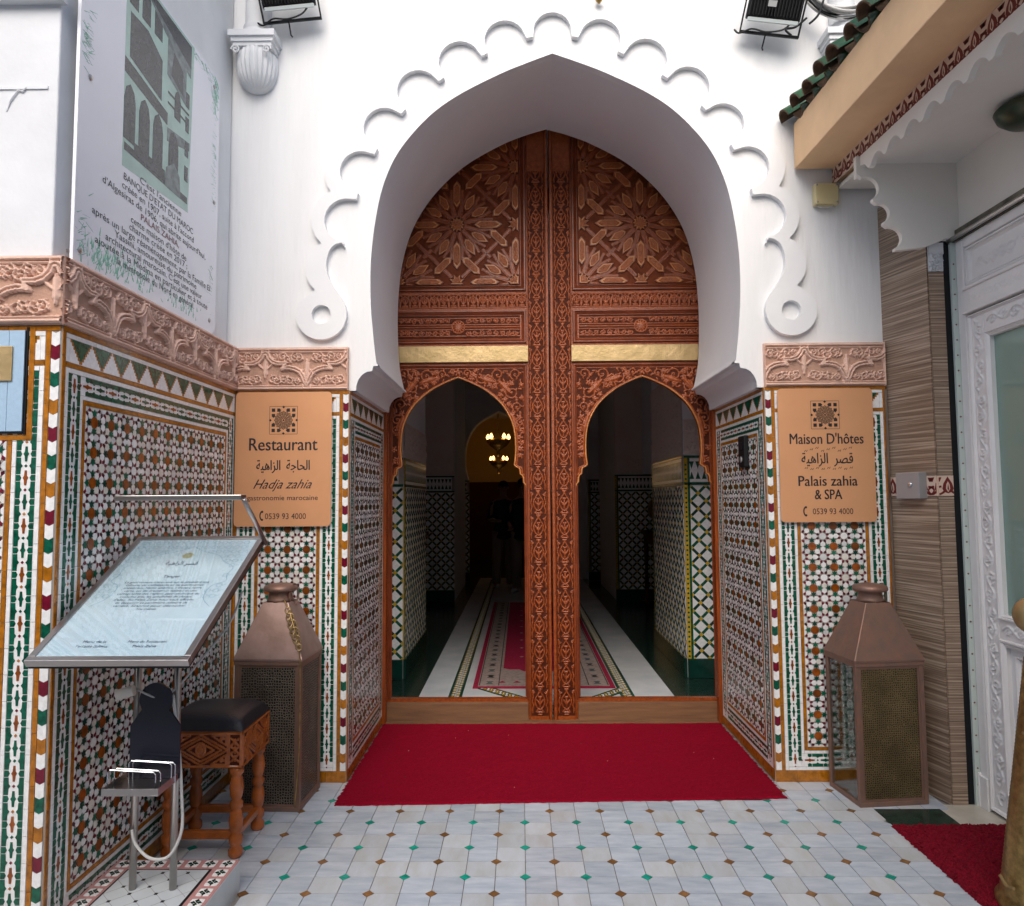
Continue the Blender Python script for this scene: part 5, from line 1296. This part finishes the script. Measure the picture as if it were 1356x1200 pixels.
# ================================================================== BIG FLOOR LANTERNS
def floor_lantern(lab, loc, rz, W, D, H, HN, front, roofm, framem, gl=False):
    t = thing('floor_lantern', lab, 'lantern', loc, rz, 'big floor lanterns beside the arch'); f = .022; hx, hy = W/2, D/2
    q = MB(); q.box(-hx, hx, -hy, hy, 0, .022, framem); q.build('base', t, bevel=.003)
    for sx in (-1, 1):
        for sy in (-1, 1):
            q = MB(); q.box(sx*hx-(f if sx > 0 else 0), sx*hx+(f if sx < 0 else 0), sy*hy-(f if sy > 0 else 0), sy*hy+(f if sy < 0 else 0), .022, H-.02, framem); q.build('corner_post', t, bevel=.002)
    q = MB(); q.box(-hx-.003, hx+.003, -hy-.003, hy+.003, H-.02, H+.002, framem); q.build('top_rim', t, bevel=.002)
    e = .010
    pans = (((-hx+f, -hy+e, .022), (1, 0, 0), W-2*f), ((hx-e, -hy+f, .022), (0, 1, 0), D-2*f), ((hx-f, hy-e, .022), (-1, 0, 0), W-2*f), ((-hx+e, hy-f, .022), (0, -1, 0), D-2*f))
    for k, (o_, u_, w_) in enumerate(pans):
        q = MB(); H2 = H-.042
        if gl and k in (3, 2): q.box(0, w_, 0, H2, -.002, .002, glass_l)
        else:
            q.box(0, w_, 0, H2, -.002, .002, front)
            for bx in ((0, w_, 0, .012), (0, w_, H2-.012, H2), (0, .010, .012, H2-.012), (w_-.010, w_, .012, H2-.012)): q.box(bx[0], bx[1], bx[2], bx[3], .002, .006, framem)
        q.build('pane', t, Fr(o_, u_), bevel=0)
    n = .066; q = MB(); k0 = len(q.v); i = q.mi(roofm)
    pr = [(1.0, H), (.86, H+(HN-H)*.12), (.60, H+(HN-H)*.40), (.36, H+(HN-H)*.72), (0, HN)]
    def rc(tt, z): return [(-(hx+.006)*tt-n*(1-tt), -(hy+.006)*tt-n*(1-tt), z), ((hx+.006)*tt+n*(1-tt), -(hy+.006)*tt-n*(1-tt), z), ((hx+.006)*tt+n*(1-tt), (hy+.006)*tt+n*(1-tt), z), (-(hx+.006)*tt-n*(1-tt), (hy+.006)*tt+n*(1-tt), z)]
    lv = [(1.0, H+.002), (1.0, H+.012), (.0, HN)]
    for tt, z in lv: q.v += rc(tt, z)
    for a_ in range(len(lv)-1):
        for c_ in range(4): d_ = (c_+1) % 4; q.f.append((k0+a_*4+c_, k0+a_*4+d_, k0+a_*4+4+d_, k0+a_*4+4+c_)); q.m.append(i)
    q.build('roof', t, bevel=.004)
    q = MB(); q.lathe([(.068, HN-.002), (.063, HN+.012), (.056, HN+.045), (.080, HN+.052), (.086, HN+.062), (.080, HN+.078), (.045, HN+.088), (.012, HN+.092)], copper_w, 28); q.build('cap', t, smooth=True)
    q = MB(); q.tube([(.07+.035*math.cos(a)*.25, .035*math.cos(a), HN+.03-.035*math.sin(a)*1.6) for a in [k*PI/10 for k in range(20)]], .005, copper_w, 6, closed=True); q.build('ring_handle', t, smooth=True)
    return t
floor_lantern('copper floor lantern with glass side pane right of the arch', (1.588, -.168, 0), math.radians(6.4), .355, .275, .685, .965, filig, copper_w, copper_w, True)
LL = floor_lantern('copper and pierced tin floor lantern left of the arch behind the stool', (-1.432, -.205, 0), math.radians(-3), .335, .30, .712, .985, filig2, copper, copper_w)
q = MB(); q.tube(catmull([(.05, -.08, 1.0), (.10, -.13, .94), (.135, -.155, .86), (.16, -.16, .78), (.168, -.165, .6), (.165, -.16, .3), (.15, -.17, .03)], 6), .0035, brass_d, 6)
for k in range(11):
    a = k/10; x, y, z = .085+.075*a, -.120-.045*a, .955-.17*a; r_ = .013+.008*math.sin(PI*a)
    q.tube([(x+r_*math.cos(b)*(.3 if k % 2 else 1), y+r_*math.cos(b)*(1 if k % 2 else .3), z+r_*1.2*math.sin(b)) for b in [j*PI/6 for j in range(12)]], .0035, brass, 6, closed=True)
q.build('hanging_chain', LL, smooth=True)

# ================================================================== STRIPED PILLAR AND SHOP FRONT (RIGHT)
PI_ = thing('tiled_pillar', 'narrow pillar clad in brown striped stone tiles between the arch wall and the shop door', 'pillar', (1.88, -.14, 0))
P0 = T(-1.88, .14, 0); pxa, pxb, pyf = 1.800, 1.888, -.288
q = MB(); poly_solid(q, [(1.806, .06), (1.893, -.282), (1.960, -.282), (1.960, .06)], 0, 2.66, t_grout); q.build('core', PI_, P0); q = MB(); poly_solid(q, [(1.806, .06), (1.893, -.262), (1.960, -.262), (1.960, .06)], 2.66, 3.12, t_grout); q.build('core', PI_, P0)
side = Vector((pxa, .03, 0)); sdir = Vector((pxb-pxa, pyf-.03, 0)); sl_ = sdir.length
def face_tiles(o_, u_, W, rows, m, cols=1):
    M_ = P0 @ Fr(o_, u_)
    for a_, b_ in rows:
        q = MB(); q.prism([(0, 0), (W-.0012, 0), (W-.0012, b_-a_-.002), (0, b_-a_-.002)], -.004, .004, m, tilt=.001); q.build('stone_tile', PI_, M_ @ T(0, a_, 0))
rows = [(0, .30), (.30, .60), (.60, .90), (.90, 1.20), (1.20, 1.497), (1.602, 1.90), (1.90, 2.20), (2.20, 2.50), (2.50, 2.80), (2.80, 3.10)]
face_tiles(side, sdir, sl_-.003, rows, strata); face_tiles((pxb+.003, pyf, 0), (1, 0, 0), .074, [(0, .40), (.40, .80), (.80, 1.20), (1.20, 1.497), (1.602, 1.83), (1.83, 2.06), (2.06, 2.24), (2.24, 2.44), (2.44, 2.64)], strata)
def motif(W, H, s=1.):
    q = MB(); q.prism([(0, 0), (W, 0), (W, H), (0, H)], -.004, .004, cream_p)
    def poly(P, m=maroon_p, z=.0052): 
        P = clip(P, .001, W-.001, .001, H-.001)
        if P and len(P) > 2: q.prism(P, .003, z, m)
    n = max(1, int(W/.10+.8))
    for k in range(n):
        cx = .045+k*.10
        poly([(cx-.028, H*.35), (cx-.02, H*.2), (cx, H*.12), (cx+.02, H*.2), (cx+.028, H*.35), (cx+.022, H*.6), (cx, H*.95), (cx-.022, H*.6)])
        poly([(cx-.010, H*.35), (cx, H*.18), (cx+.010, H*.35), (cx+.008, H*.55), (cx, H*.72), (cx-.008, H*.55)], cream_p, .0062); poly([(cx-.004, H*.35), (cx, H*.25), (cx+.004, H*.35), (cx, H*.6)], maroon_p, .0072)
        for sg in (1, -1):
            A = catmull([(cx+sg*.018, H*.22), (cx+sg*.035, H*.10), (cx+sg*.055, H*.10), (cx+sg*.068, H*.28), (cx+sg*.052, H*.42), (cx+sg*.032, H*.46)], 4)
            for a_, b_ in zip(A, A[1:]):
                dx, dy = b_[0]-a_[0], b_[1]-a_[1]; L = math.hypot(dx, dy)+1e-9; nx, ny = -dy/L*.005, dx/L*.005; poly([(a_[0]-nx, a_[1]-ny), (b_[0]-nx, b_[1]-ny), (b_[0]+nx, b_[1]+ny), (a_[0]+nx, a_[1]+ny)])
            P = [(cx+sg*.03, H*.92), (cx+sg*.055, H*.90), (cx+sg*.06, H*.72), (cx+sg*.04, H*.70)]; poly(P if sg < 0 else P[::-1])
    return q
motif(sl_-.003, .101).build('ornament_tile', PI_, P0 @ Fr(side, sdir) @ T(0, 1.499, 0)); motif(.074, .101).build('ornament_tile', PI_, P0 @ Fr((pxb+.003, pyf, 0), (1, 0, 0)) @ T(0, 1.499, 0))
R = Relief(.074, .145, .0035); arabesque(R, lambda x, y, r: r < x < R.W-r and r*.8+.0 < y < .085-r*.3, .008, .018, .0035, .010, 3, 300); R.h += np.abs(np.random.RandomState(1).normal(0, .001, R.h.shape))
R.h[:, int(.09/.0035):] += .008
q = MB(); q.box(0, .074, .0, .145, -.004, .001, plaster2); cb = q.build('plaster_capital', PI_, P0 @ Fr((pxb+.003, pyf-.001, 2.642), (1, 0, 0))); R.build('capital_carving', [plaster2], cb, T(0, 0, .0014))
q = MB(); q.box(1.8-.016, 1.8-.004, -.012, .0, 0.0, 2.08, steel); q.build('edge_trim', PI_, P0 @ T(-.0, -.002, 0))
# lock box on the pillar
t = thing('lock_box', 'small grey steel lock box mounted on the striped pillar over the ornament band', 'lock box')
t.matrix_world = Fr(side+sdir*.36+Vector((0, 0, 1.485)), sdir)
q = MB(); q.box(0, .150, 0, .135, 0, .055, zinc); q.build('housing', t, bevel=.003); q = MB(); q.lathe([(.013, .055), (.013, .059), (.010, .063), (.002, .064)], chrome, 16, (.098, .072, 0)); q.build('lock', t, smooth=True)

plaster3 = mat('warm_canopy_plaster', (.82, .79, .74), .8, bump=.3, bscale=12, var=.04, vscale=2, var2=(.76, .73, .67))
SH = thing('shop_front', 'white shop front wall with carved door surround, lintel and canopy soffit at the right', 'shop front', (2.1, -1.2, 0)); S0 = T(-2.1, 1.2, 0)
q = MB(); q.box(2.035, 2.09, -4.2, -.02, 2.84, 3.20, plaster3); q.build('lintel_wall', SH, S0)
q = MB(); q.box(1.575, 2.09, -4.2, -.02, 3.20, 3.22, plaster3); q.build('soffit', SH, S0 @ T(0, 0, 3.3) @ Matrix.Rotation(.02, 4, 'X') @ T(0, 0, -3.3))
q = MB(); q.box(2.01, 2.045, -4.2, -.29, 2.785, 2.84, mat('tarnished_rail', (.14, .13, .10), .45, metal=.6, var=.5, vscale=12)); q.tube([(1.995, -4.2, 2.795), (1.995, -.29, 2.795)], .012, steel, 8); q.build('shutter_rail', SH, S0)
q = MB(); q.box(1.962, 1.998, -.286, -.2, 0, 2.80, blackm); q.box(1.998, 2.03, -.300, -.2, 0, 2.79, mat('greenish_mirror_edge', (.58, .66, .62), .2, metal=.1)); 
q.build('side_gap_strip', SH, S0)
q = MB()
for k in range(34): q.prism(ngon(.012, .1+k*.078, .005, 4), 0, .001, maroon_p)
q.build('edge_pattern', SH, S0 @ Fr((1.999, -.301, 0), (1, 0, 0)))
q = MB(); q.box(2.035, 2.09, -4.2, -1.42, 0, 2.84, plaster3); q.box(2.3, 2.35, -4.2, 0, 0, 2.84, hallw); q.box(2.09, 2.3, -.25, -.2, 0, 2.84, hallw); q.build('shop_wall', SH, S0)
q = MB()
for k in range(4): q.box(2.16, 2.30, -1.4, -.4, .5+k*.5, .52+k*.5, wood_b)
q.build('shop_shelf', SH, S0)
# bracket plate with scallops (faces the camera), and the long valance along the street
def scal(P, bul):
    out = [P[0]]
    for a_, b_ in zip(P, P[1:]): L = math.hypot(b_[0]-a_[0], b_[1]-a_[1]); out += lobe(a_, b_, L*bul, 9)[1:]
    return out
tips = [(1.533, 3.138), (1.607, 2.998), (1.655, 2.878), (1.707, 2.740)]
ed = []
for k in range(3):
    a_, b_ = tips[k], tips[k+1]; dx, dy = b_[0]-a_[0], b_[1]-a_[1]; L = math.hypot(dx, dy); a2 = (a_[0]+dx*.12+.014, a_[1]+dy*.12); b2 = (b_[0]-dx*.10+.006, b_[1]-dy*.10)
    ed += [a_]+lobe(a2, b2, L*.36, 12)
ed += [tips[3]]
Pb = [(1.528, 3.235), (1.528, 3.150)]+ed+[(1.85, 2.755), (1.97, 2.802), (2.034, 2.802), (2.034, 3.235)]
q = MB(); poly_solid(q, Pb, 0, .028, plaster3); q.build('bracket_plate', SH, S0 @ Fr((0, -.296, 0), (1, 0, 0)))
u = .262; bot = [(.262, 3.150)]
while u < 4.1: bot += [(u+.014, 3.146), (u+.024, 3.150)]+[(u+.030+.108*j/9, 3.153+.038*math.sin(PI*(j+.4)/9.8)**.8) for j in range(10)]+[(u+.146, 3.148)]; u += .1535
Pv = [(.262, 3.243)]+bot+[(u, 3.148), (u, 3.243)]
q = MB(); poly_solid(q, Pv[::-1], 0, .026, plaster3); q.build('scalloped_valance', SH, S0 @ T(0, 0, 3.3) @ Matrix.Rotation(.035, 4, 'X') @ T(0, 0, -3.3) @ Fr((1.572, 0, 0), (0, -1, 0)))
# canopy: peach beam, painted band, green tiles
CN = thing('canopy', 'peach painted canopy beam with green glazed roof tiles running out over the shop door', 'canopy', (1.5, -1.5, 3.3)); C0_ = T(-1.5, 1.5, -3.3) @ T(0, 0, 3.3) @ Matrix.Rotation(.035, 4, 'X') @ T(0, 0, -3.3)
q = MB(); q.box(1.34, 1.556, -4.2, -.003, 3.320, 3.575, peach); q.build('beam', CN, C0_, bevel=.004)
q = MB(); q.box(1.578, 2.2, -4.2, -.003, 3.245, 3.60, peach); q.box(1.557, 1.577, -4.2, -.003, 3.3, 3.60, peach); q.build('beam_core', CN, C0_)
bn = motif(4.0, .086); bn.build('painted_band', CN, C0_ @ Fr((1.5525, -.005, 3.233), (0, -1, 0)))
def half_tube(up, R0, th, L, m, m2, n=10):
    q = MB(); k = len(q.v)
    for x in (0, L):
        sc = 1.0 if x == 0 else .86
        for r in (R0*sc, (R0-th)*sc):
            for a in range(n+1):
                an = PI*a/n; q.v.append((x, r*math.cos(an), (1 if up else -1)*r*math.sin(an)))
    n1 = n+1; i, i2 = q.mi(m), q.mi(m2)
    for a in range(n):
        q.f += [(a, a+1, 2*n1+a+1, 2*n1+a), (n1+a, 3*n1+a, 3*n1+a+1, n1+a+1), (a, n1+a, n1+a+1, a+1)]; q.m += [i, i2, i2]
    for a in (0, n): q.f.append((a, 2*n1+a, 3*n1+a, n1+a)); q.m.append(i2)
    return q
cov = half_tube(True, .054, .011, .30, roof_g, clay); cvm = cov.mesh('roof_tile', True); pan_ = half_tube(False, .050, .011, .30, roof_g, clay); pnm = pan_.mesh('roof_tile', True)
rs = random.Random(3)
for k in range(22):
    y = -.035-k*.150
    ob('roof_tile', cvm, CN, C0_ @ T(1.290+rs.uniform(-.014, .012), y+rs.uniform(-.006, .006), 3.592+rs.uniform(-.006, .006)) @ Matrix.Rotation(-.55, 4, 'Y') @ Matrix.Rotation(rs.uniform(-.05, .05), 4, 'Z'))
    ob('roof_tile', pnm, CN, C0_ @ T(1.312+rs.uniform(-.012, .012), y-.075+rs.uniform(-.006, .006), 3.606+rs.uniform(-.004, .004)) @ Matrix.Rotation(-.55, 4, 'Y') @ Matrix.Rotation(rs.uniform(-.05, .05), 4, 'Z'))
q = MB(); poly_solid(q, [(1.345, 3.57), (2.2, 3.57), (2.2, 4.02), (1.60, 3.70)], 0, 4.2, clay); q.build('roof_bed', CN, C0_ @ Fr((0, -.003, 0), (1, 0, 0)) @ Matrix.Diagonal((1, 1, 1, 1)))

# carved white door
DR = thing('shop_door', 'white carved wooden shop door with glass pane and ornamental transom', 'door'); DR.matrix_world = Fr((2.03, 0, 0), (0, -1, 0))
q = MB(); q.box(.305, .365, .0, 2.785, -.06, .010, white_paint); q.box(1.30, 1.42, 0, 2.785, -.06, .010, white_paint); q.box(.365, 1.30, 2.735, 2.785, -.06, .010, white_paint); q.build('frame', DR, bevel=.006)
q = MB(); q.box(.30, .312, 0, .16, .0, .022, white_paint); q.box(.312, .37, .0, .15, .01, .02, white_paint); q.build('plinth', DR, bevel=.003)
q = MB(); q.box(.365, 1.30, 2.405, 2.53, -.05, .014, white_paint); q.box(.36, 1.31, 2.395, 2.412, -.05, .028, white_paint); q.box(.36, 1.31, 2.515, 2.533, -.05, .024, white_paint); q.build('transom_rail', DR, bevel=.004)
q = MB(); q.box(.365, 1.30, 2.53, 2.735, -.05, -.01, white_paint); moulding(q, .37, 1.295, 2.537, 2.732, .03, -.012, .02, white_paint); q.build('transom_panel', DR)
def vine(R, x0, y0, x1, y1, amp, per, w=.0036, h=.006):
    L = math.hypot(x1-x0, y1-y0); ux, uy = (x1-x0)/L, (y1-y0)/L; n = max(2, round(L/per)); p = L/n; P = []
    for k in range(n*10+1):
        s_ = k*L/(n*10); d = amp*.7*math.sin(PI*s_/p); P.append((x0+ux*s_-uy*d, y0+uy*s_+ux*d))
    R.stroke(P, w, h)
    for k in range(n):
        s_ = (k+.5)*p; sg = 1 if k % 2 == 0 else -1; d = -sg*amp*.25
        X, Y = x0+ux*s_-uy*d, y0+uy*s_+ux*d; R.spiral(X, Y, amp*.62, k, 1.2, sg, w, h, True); R.leaf(x0+ux*(s_+p*.5)-uy*sg*amp*.3, y0+uy*(s_+p*.5)+ux*sg*amp*.3, math.atan2(uy, ux)+sg*.8, amp*.9, w*1.5, h*.9)
R = Relief(.85, .13, .0045)
for sg in (1, -1):
    vine(R, .425+sg*.40, .055, .425+sg*.12, .055, .03, .055, .004, .007); R.leaf(.425, .02, PI/2+sg*.4, .09, .012, .009); R.leaf(.425, .03, PI/2+sg*1.1, .08, .010, .008)
R.leaf(.425, .02, PI/2, .10, .014, .010); R.build('transom_carving', [white_paint], DR, T(.405, 2.575, -.009))
R = Relief(.93, .095, .0045); vine(R, .02, .048, .91, .048, .02, .05, .003, .004); R.build('rail_carving', [white_paint], DR, T(.368, 2.42, .0145), mask=None)
# leaf of the door
q = MB()
for bx in ((.37, .515, 0.012, 2.39), (1.15, 1.295, .012, 2.39), (.515, 1.15, 2.255, 2.39), (.515, 1.15, .80, .945), (.515, 1.15, .012, .145)): q.box(bx[0], bx[1], bx[2], bx[3], -.045, 0, white_paint)
q.build('leaf_frame', DR, bevel=.003)
q = MB(); moulding(q, .490, 1.175, .922, 2.285, .028, -.002, .014, white_paint); moulding(q, .372, 1.293, .014, 2.388, .020, -.002, .014, white_paint); moulding(q, .490, 1.175, .12, .835, .03, -.004, .016, white_paint); moulding(q, .555, 1.11, .19, .77, .022, -.028, .016, white_paint); q.build('leaf_moulding', DR)
q = MB(); q.box(.515, 1.15, .145, .80, -.04, -.026, white_paint); q.build('lower_panel', DR)
q = MB(); q.box(.515, 1.15, .945, 2.255, -.03, -.024, glass); q.build('glass_pane', DR)
R = Relief(.09, 2.33, .0042); vine(R, .045, .03, .045, 2.31, .034, .085, .0042, .009); 
for x in (.006, .084): R.stroke([(x, 0), (x, 2.33)], .003, .004)
R.build('stile_carving', [white_paint], DR, T(.396, .03, .0008)); R.build('stile_carving', [white_paint], DR, T(1.178, .03, .0008))
for y, nm in ((2.292, 'head'), (.838, 'mid'), (.04, 'foot')):
    R = Relief(.68, .078, .0042); vine(R, .02, .04, .66, .04, .028, .08, .0042, .009); R.build('rail_carving', [white_paint], DR, T(.492, y, .0008))
R = Relief(.50, .53, .005); vine(R, .05, .05, .05, .48, .032, .08, .0045, .010); vine(R, .45, .05, .45, .48, .032, .08, .0045, .010); vine(R, .08, .49, .42, .49, .03, .08, .0045, .010); vine(R, .08, .04, .42, .04, .03, .08, .0045, .010); arabesque(R, lambda x, y, r: math.hypot(x-.25, y-.26) < .13-r, .015, .05, .005, .010, 4, 300)
R.build('panel_carving', [white_paint], DR, T(.583, .215, -.0255))
q = MB(); q.box(1.19, 1.235, .98, 1.16, .0, .008, brass_d); q.tube([(1.21, 1.08, .008), (1.21, 1.08, .05), (1.12, 1.08, .052)], .008, brass_d, 8); q.build('handle', DR, bevel=.002)

# ================================================================== SMALL THINGS
t = thing('junction_box', 'small cream plastic junction box on the white wall below the peach beam', 'junction box', (1.505, .012, 3.17))
q = MB(); q.box(-.065, .065, -.045, 0, -.06, .058, cream); q.build('housing', t, bevel=.005)
q = MB()
for x in (-.054, .054):
    for z in (-.049, .047): q.lathe([(.005, 0), (.005, .002), (.002, .003)], zinc, 8, (x, z, .045))
q.build('screws', t, Fr((0, 0, 0), (1, 0, 0)))
q = MB(); q.tube(catmull([(-.05, -.02, -.06), (-.03, -.03, -.075), (.02, -.03, -.072), (.045, -.02, -.06)], 5), .003, rubber, 6); q.build('cable', t)
t = thing('door_phone', 'black door phone mounted on the right tiled jamb', 'door phone'); t.matrix_world = Fr((1.131, .385, 1.675), (0, -1, 0))
q = MB(); q.box(0, .115, 0, .185, 0, .028, blackm); q.build('housing', t, bevel=.006); q = MB(); q.box(.025, .09, .10, .15, .028, .030, navy); q.lathe([(.018, .028), (.018, .031), (.012, .033)], zinc, 16, (.057, .045, 0)); q.build('buttons', t)
# ceiling dome lamp over the shop door
t = thing('dome_lamp', 'bronze dome lamp under the shop canopy at the right edge', 'lamp', (1.995, -.90, 3.095))
q = MB(); q.lathe([(.001, -.015), (.04, -.012), (.085, .0), (.118, .028), (.13, .06), (.122, .07), (.05, .09), (.02, .1)], mat('patina_bronze', (.09, .085, .05), .35, metal=.7, var=.5, vscale=12, var2=(.02, .06, .045)), 32); q.build('dome', t, smooth=True)
q = MB(); q.lathe([(.012, .09), (.012, .105)], brass_d, 12); q.build('stem', t)
# flood lights
def floodlight(lab, x, y, z, rx, ry, rz, flip):
    t = thing('floodlight', lab, 'floodlight', (x, y, z), 0, 'black floodlights high on the white wall'); t.rotation_euler = (rx, ry, rz)
    q = MB(); q.box(-.145, .145, -.010, .035, -.11, .12, blackm); q.build('housing', t, bevel=.006)
    q = MB()
    for k in range(17): x_ = -.132+k*.0165; q.box(x_-.0025, x_+.0025, .036, .068, -.10, .11, blackm)
    q.build('cooling_fins', t)
    q = MB(); q.box(-.145, .145, -.018, -.010, -.11, .12, glass_l); q.build('glass', t)
    q = MB(); q.box(-.135, .135, .037, .052, -.132, -.112, mat('pale_trim', (.6, .66, .66), .4)); q.build('lower_trim', t, bevel=.003)
    q = MB(); 
    for sx in (-1, 1): q.box(sx*.158-.004, sx*.158+.004, -.012, .014, -.17, .03, blackm); q.lathe([(.014, -.006), (.014, .008), (.008, .012)], blackm, 10, (0, 0, 0)) if 0 else None
    q.box(-.162, .162, -.012, .014, -.182, -.170, blackm); q.build('bracket', t, bevel=.002)
    q = MB(); q.box(.0, .045, .069, .071, -.06, -.03, mat('label_paper', (.35, .36, .36), .6)); q.build('rating_plate', t)
    q = MB(); q.tube(catmull([(-.10, .03, -.12), (-.06, .05, -.16), (.02, .04, -.175), (.10, .03, -.165), (.16, .02, -.19), (.19, .0, -.17)], 6), .005, blackm, 6)
    q.tube([(.02, .02, -.18), (.022, .02, -.25), (.015, .02, -.262)], .0045, blackm, 6); q.build('cable', t)
    return t
floodlight('black floodlight above the left fluted capital', -1.478, -.13, 4.345, -.35, .16, PI+.1, 1)
floodlight('black floodlight beside the cable coil above the right side of the arch', 1.225, -.13, 4.225, -.35, -.20, PI-.1, -1)
# cable coil
t = thing('cable_coil', 'coil of white and black cables hanging above the green roof tiles', 'cable coil', (1.60, -.10, 4.335)); rs = random.Random(12)
for k in range(9):
    q = MB(); r_ = .205+rs.uniform(-.022, .022); e = rs.uniform(.85, 1.02); dy = rs.uniform(-.035, .03); dx, dz = rs.uniform(-.015, .015), rs.uniform(-.015, .015); ph = rs.uniform(0, 6)
    q.tube([(dx+r_*math.cos(a), dy+.012*math.sin(2*a+ph), dz+r_*e*math.sin(a)) for a in [j*PI/24 for j in range(48)]], .0075 if k < 7 else .005, rubber if k < 7 else blackm, 8, closed=True); q.build('cable_loop', t, smooth=True)
q = MB()
for P in ([(-.16, -.05, .05), (-.05, -.07, -.02), (.05, -.06, .06), (.16, -.05, .09)], [(-.12, -.06, .12), (-.02, -.07, .05), (.08, -.07, -.03), (.18, -.05, .02)], [(-.10, -.05, .0), (-.13, -.07, -.12), (-.16, -.06, -.22), (-.21, -.05, -.27)], [(-.22, -.04, -.23), (-.28, -.04, -.28), (-.34, -.05, -.30), (-.31, -.05, -.335)]): q.tube(catmull(P, 6), .006, blackm, 6)
q.build('black_leads', t, smooth=True)
# small lamp foot above the arch
t = thing('wall_hook', 'small brass bracket on the white wall above the arch point', 'bracket', (.262, .0, 4.30)); q = MB(); q.lathe([(.004, -.03), (.020, -.01), (.030, .02), (.022, .05)], brass_d, 14, (0, -.05, 0)); q.tube([(0, .015, .035), (0, -.05, .04)], .010, brass_d, 8); q.build('bracket', t, smooth=True)
# tall brass cone stand at the right edge
t = thing('brass_floor_stand', 'tall ribbed brass cone with ball finial at the right edge beside the crimson mat', 'brass stand', (1.690, -1.2, .012))
q = MB(); pr = [(.165, 0), (.166, .02), (.158, .03)]
for k in range(60): z = .04+k*.0143; r_ = .156-.118*(z/.9)**.95; pr += [(r_+.0012, z), (r_-.0012, z+.007)]
pr += [(.030, .90), (.036, .905), (.030, .915), (.018, .93), (.016, .972)]; q.lathe(pr, brass_d, 40); q.build('cone_body', t); smooth_by_angle(t.children[0], 50)
q = MB(); pr = [(.014, .968)]
for k in range(1, 24): a = PI*k/24; pr += [(.069*math.sin(a)*(1.0 if k % 2 else .975), 1.042-.069*math.cos(a))]
pr += [(.004, 1.112)]; q.lathe(pr, brass, 36); q.build('ball_finial', t, smooth=True)
q = MB(); q.tube([(-.158, -.05, .10), (-.162, -.02, .09), (-.160, .02, .11)], .006, brass, 6); q.tube([(.0-.05, -.02, .62), (-.085, -.03, .63)], .006, brass, 6); q.build('stud', t)
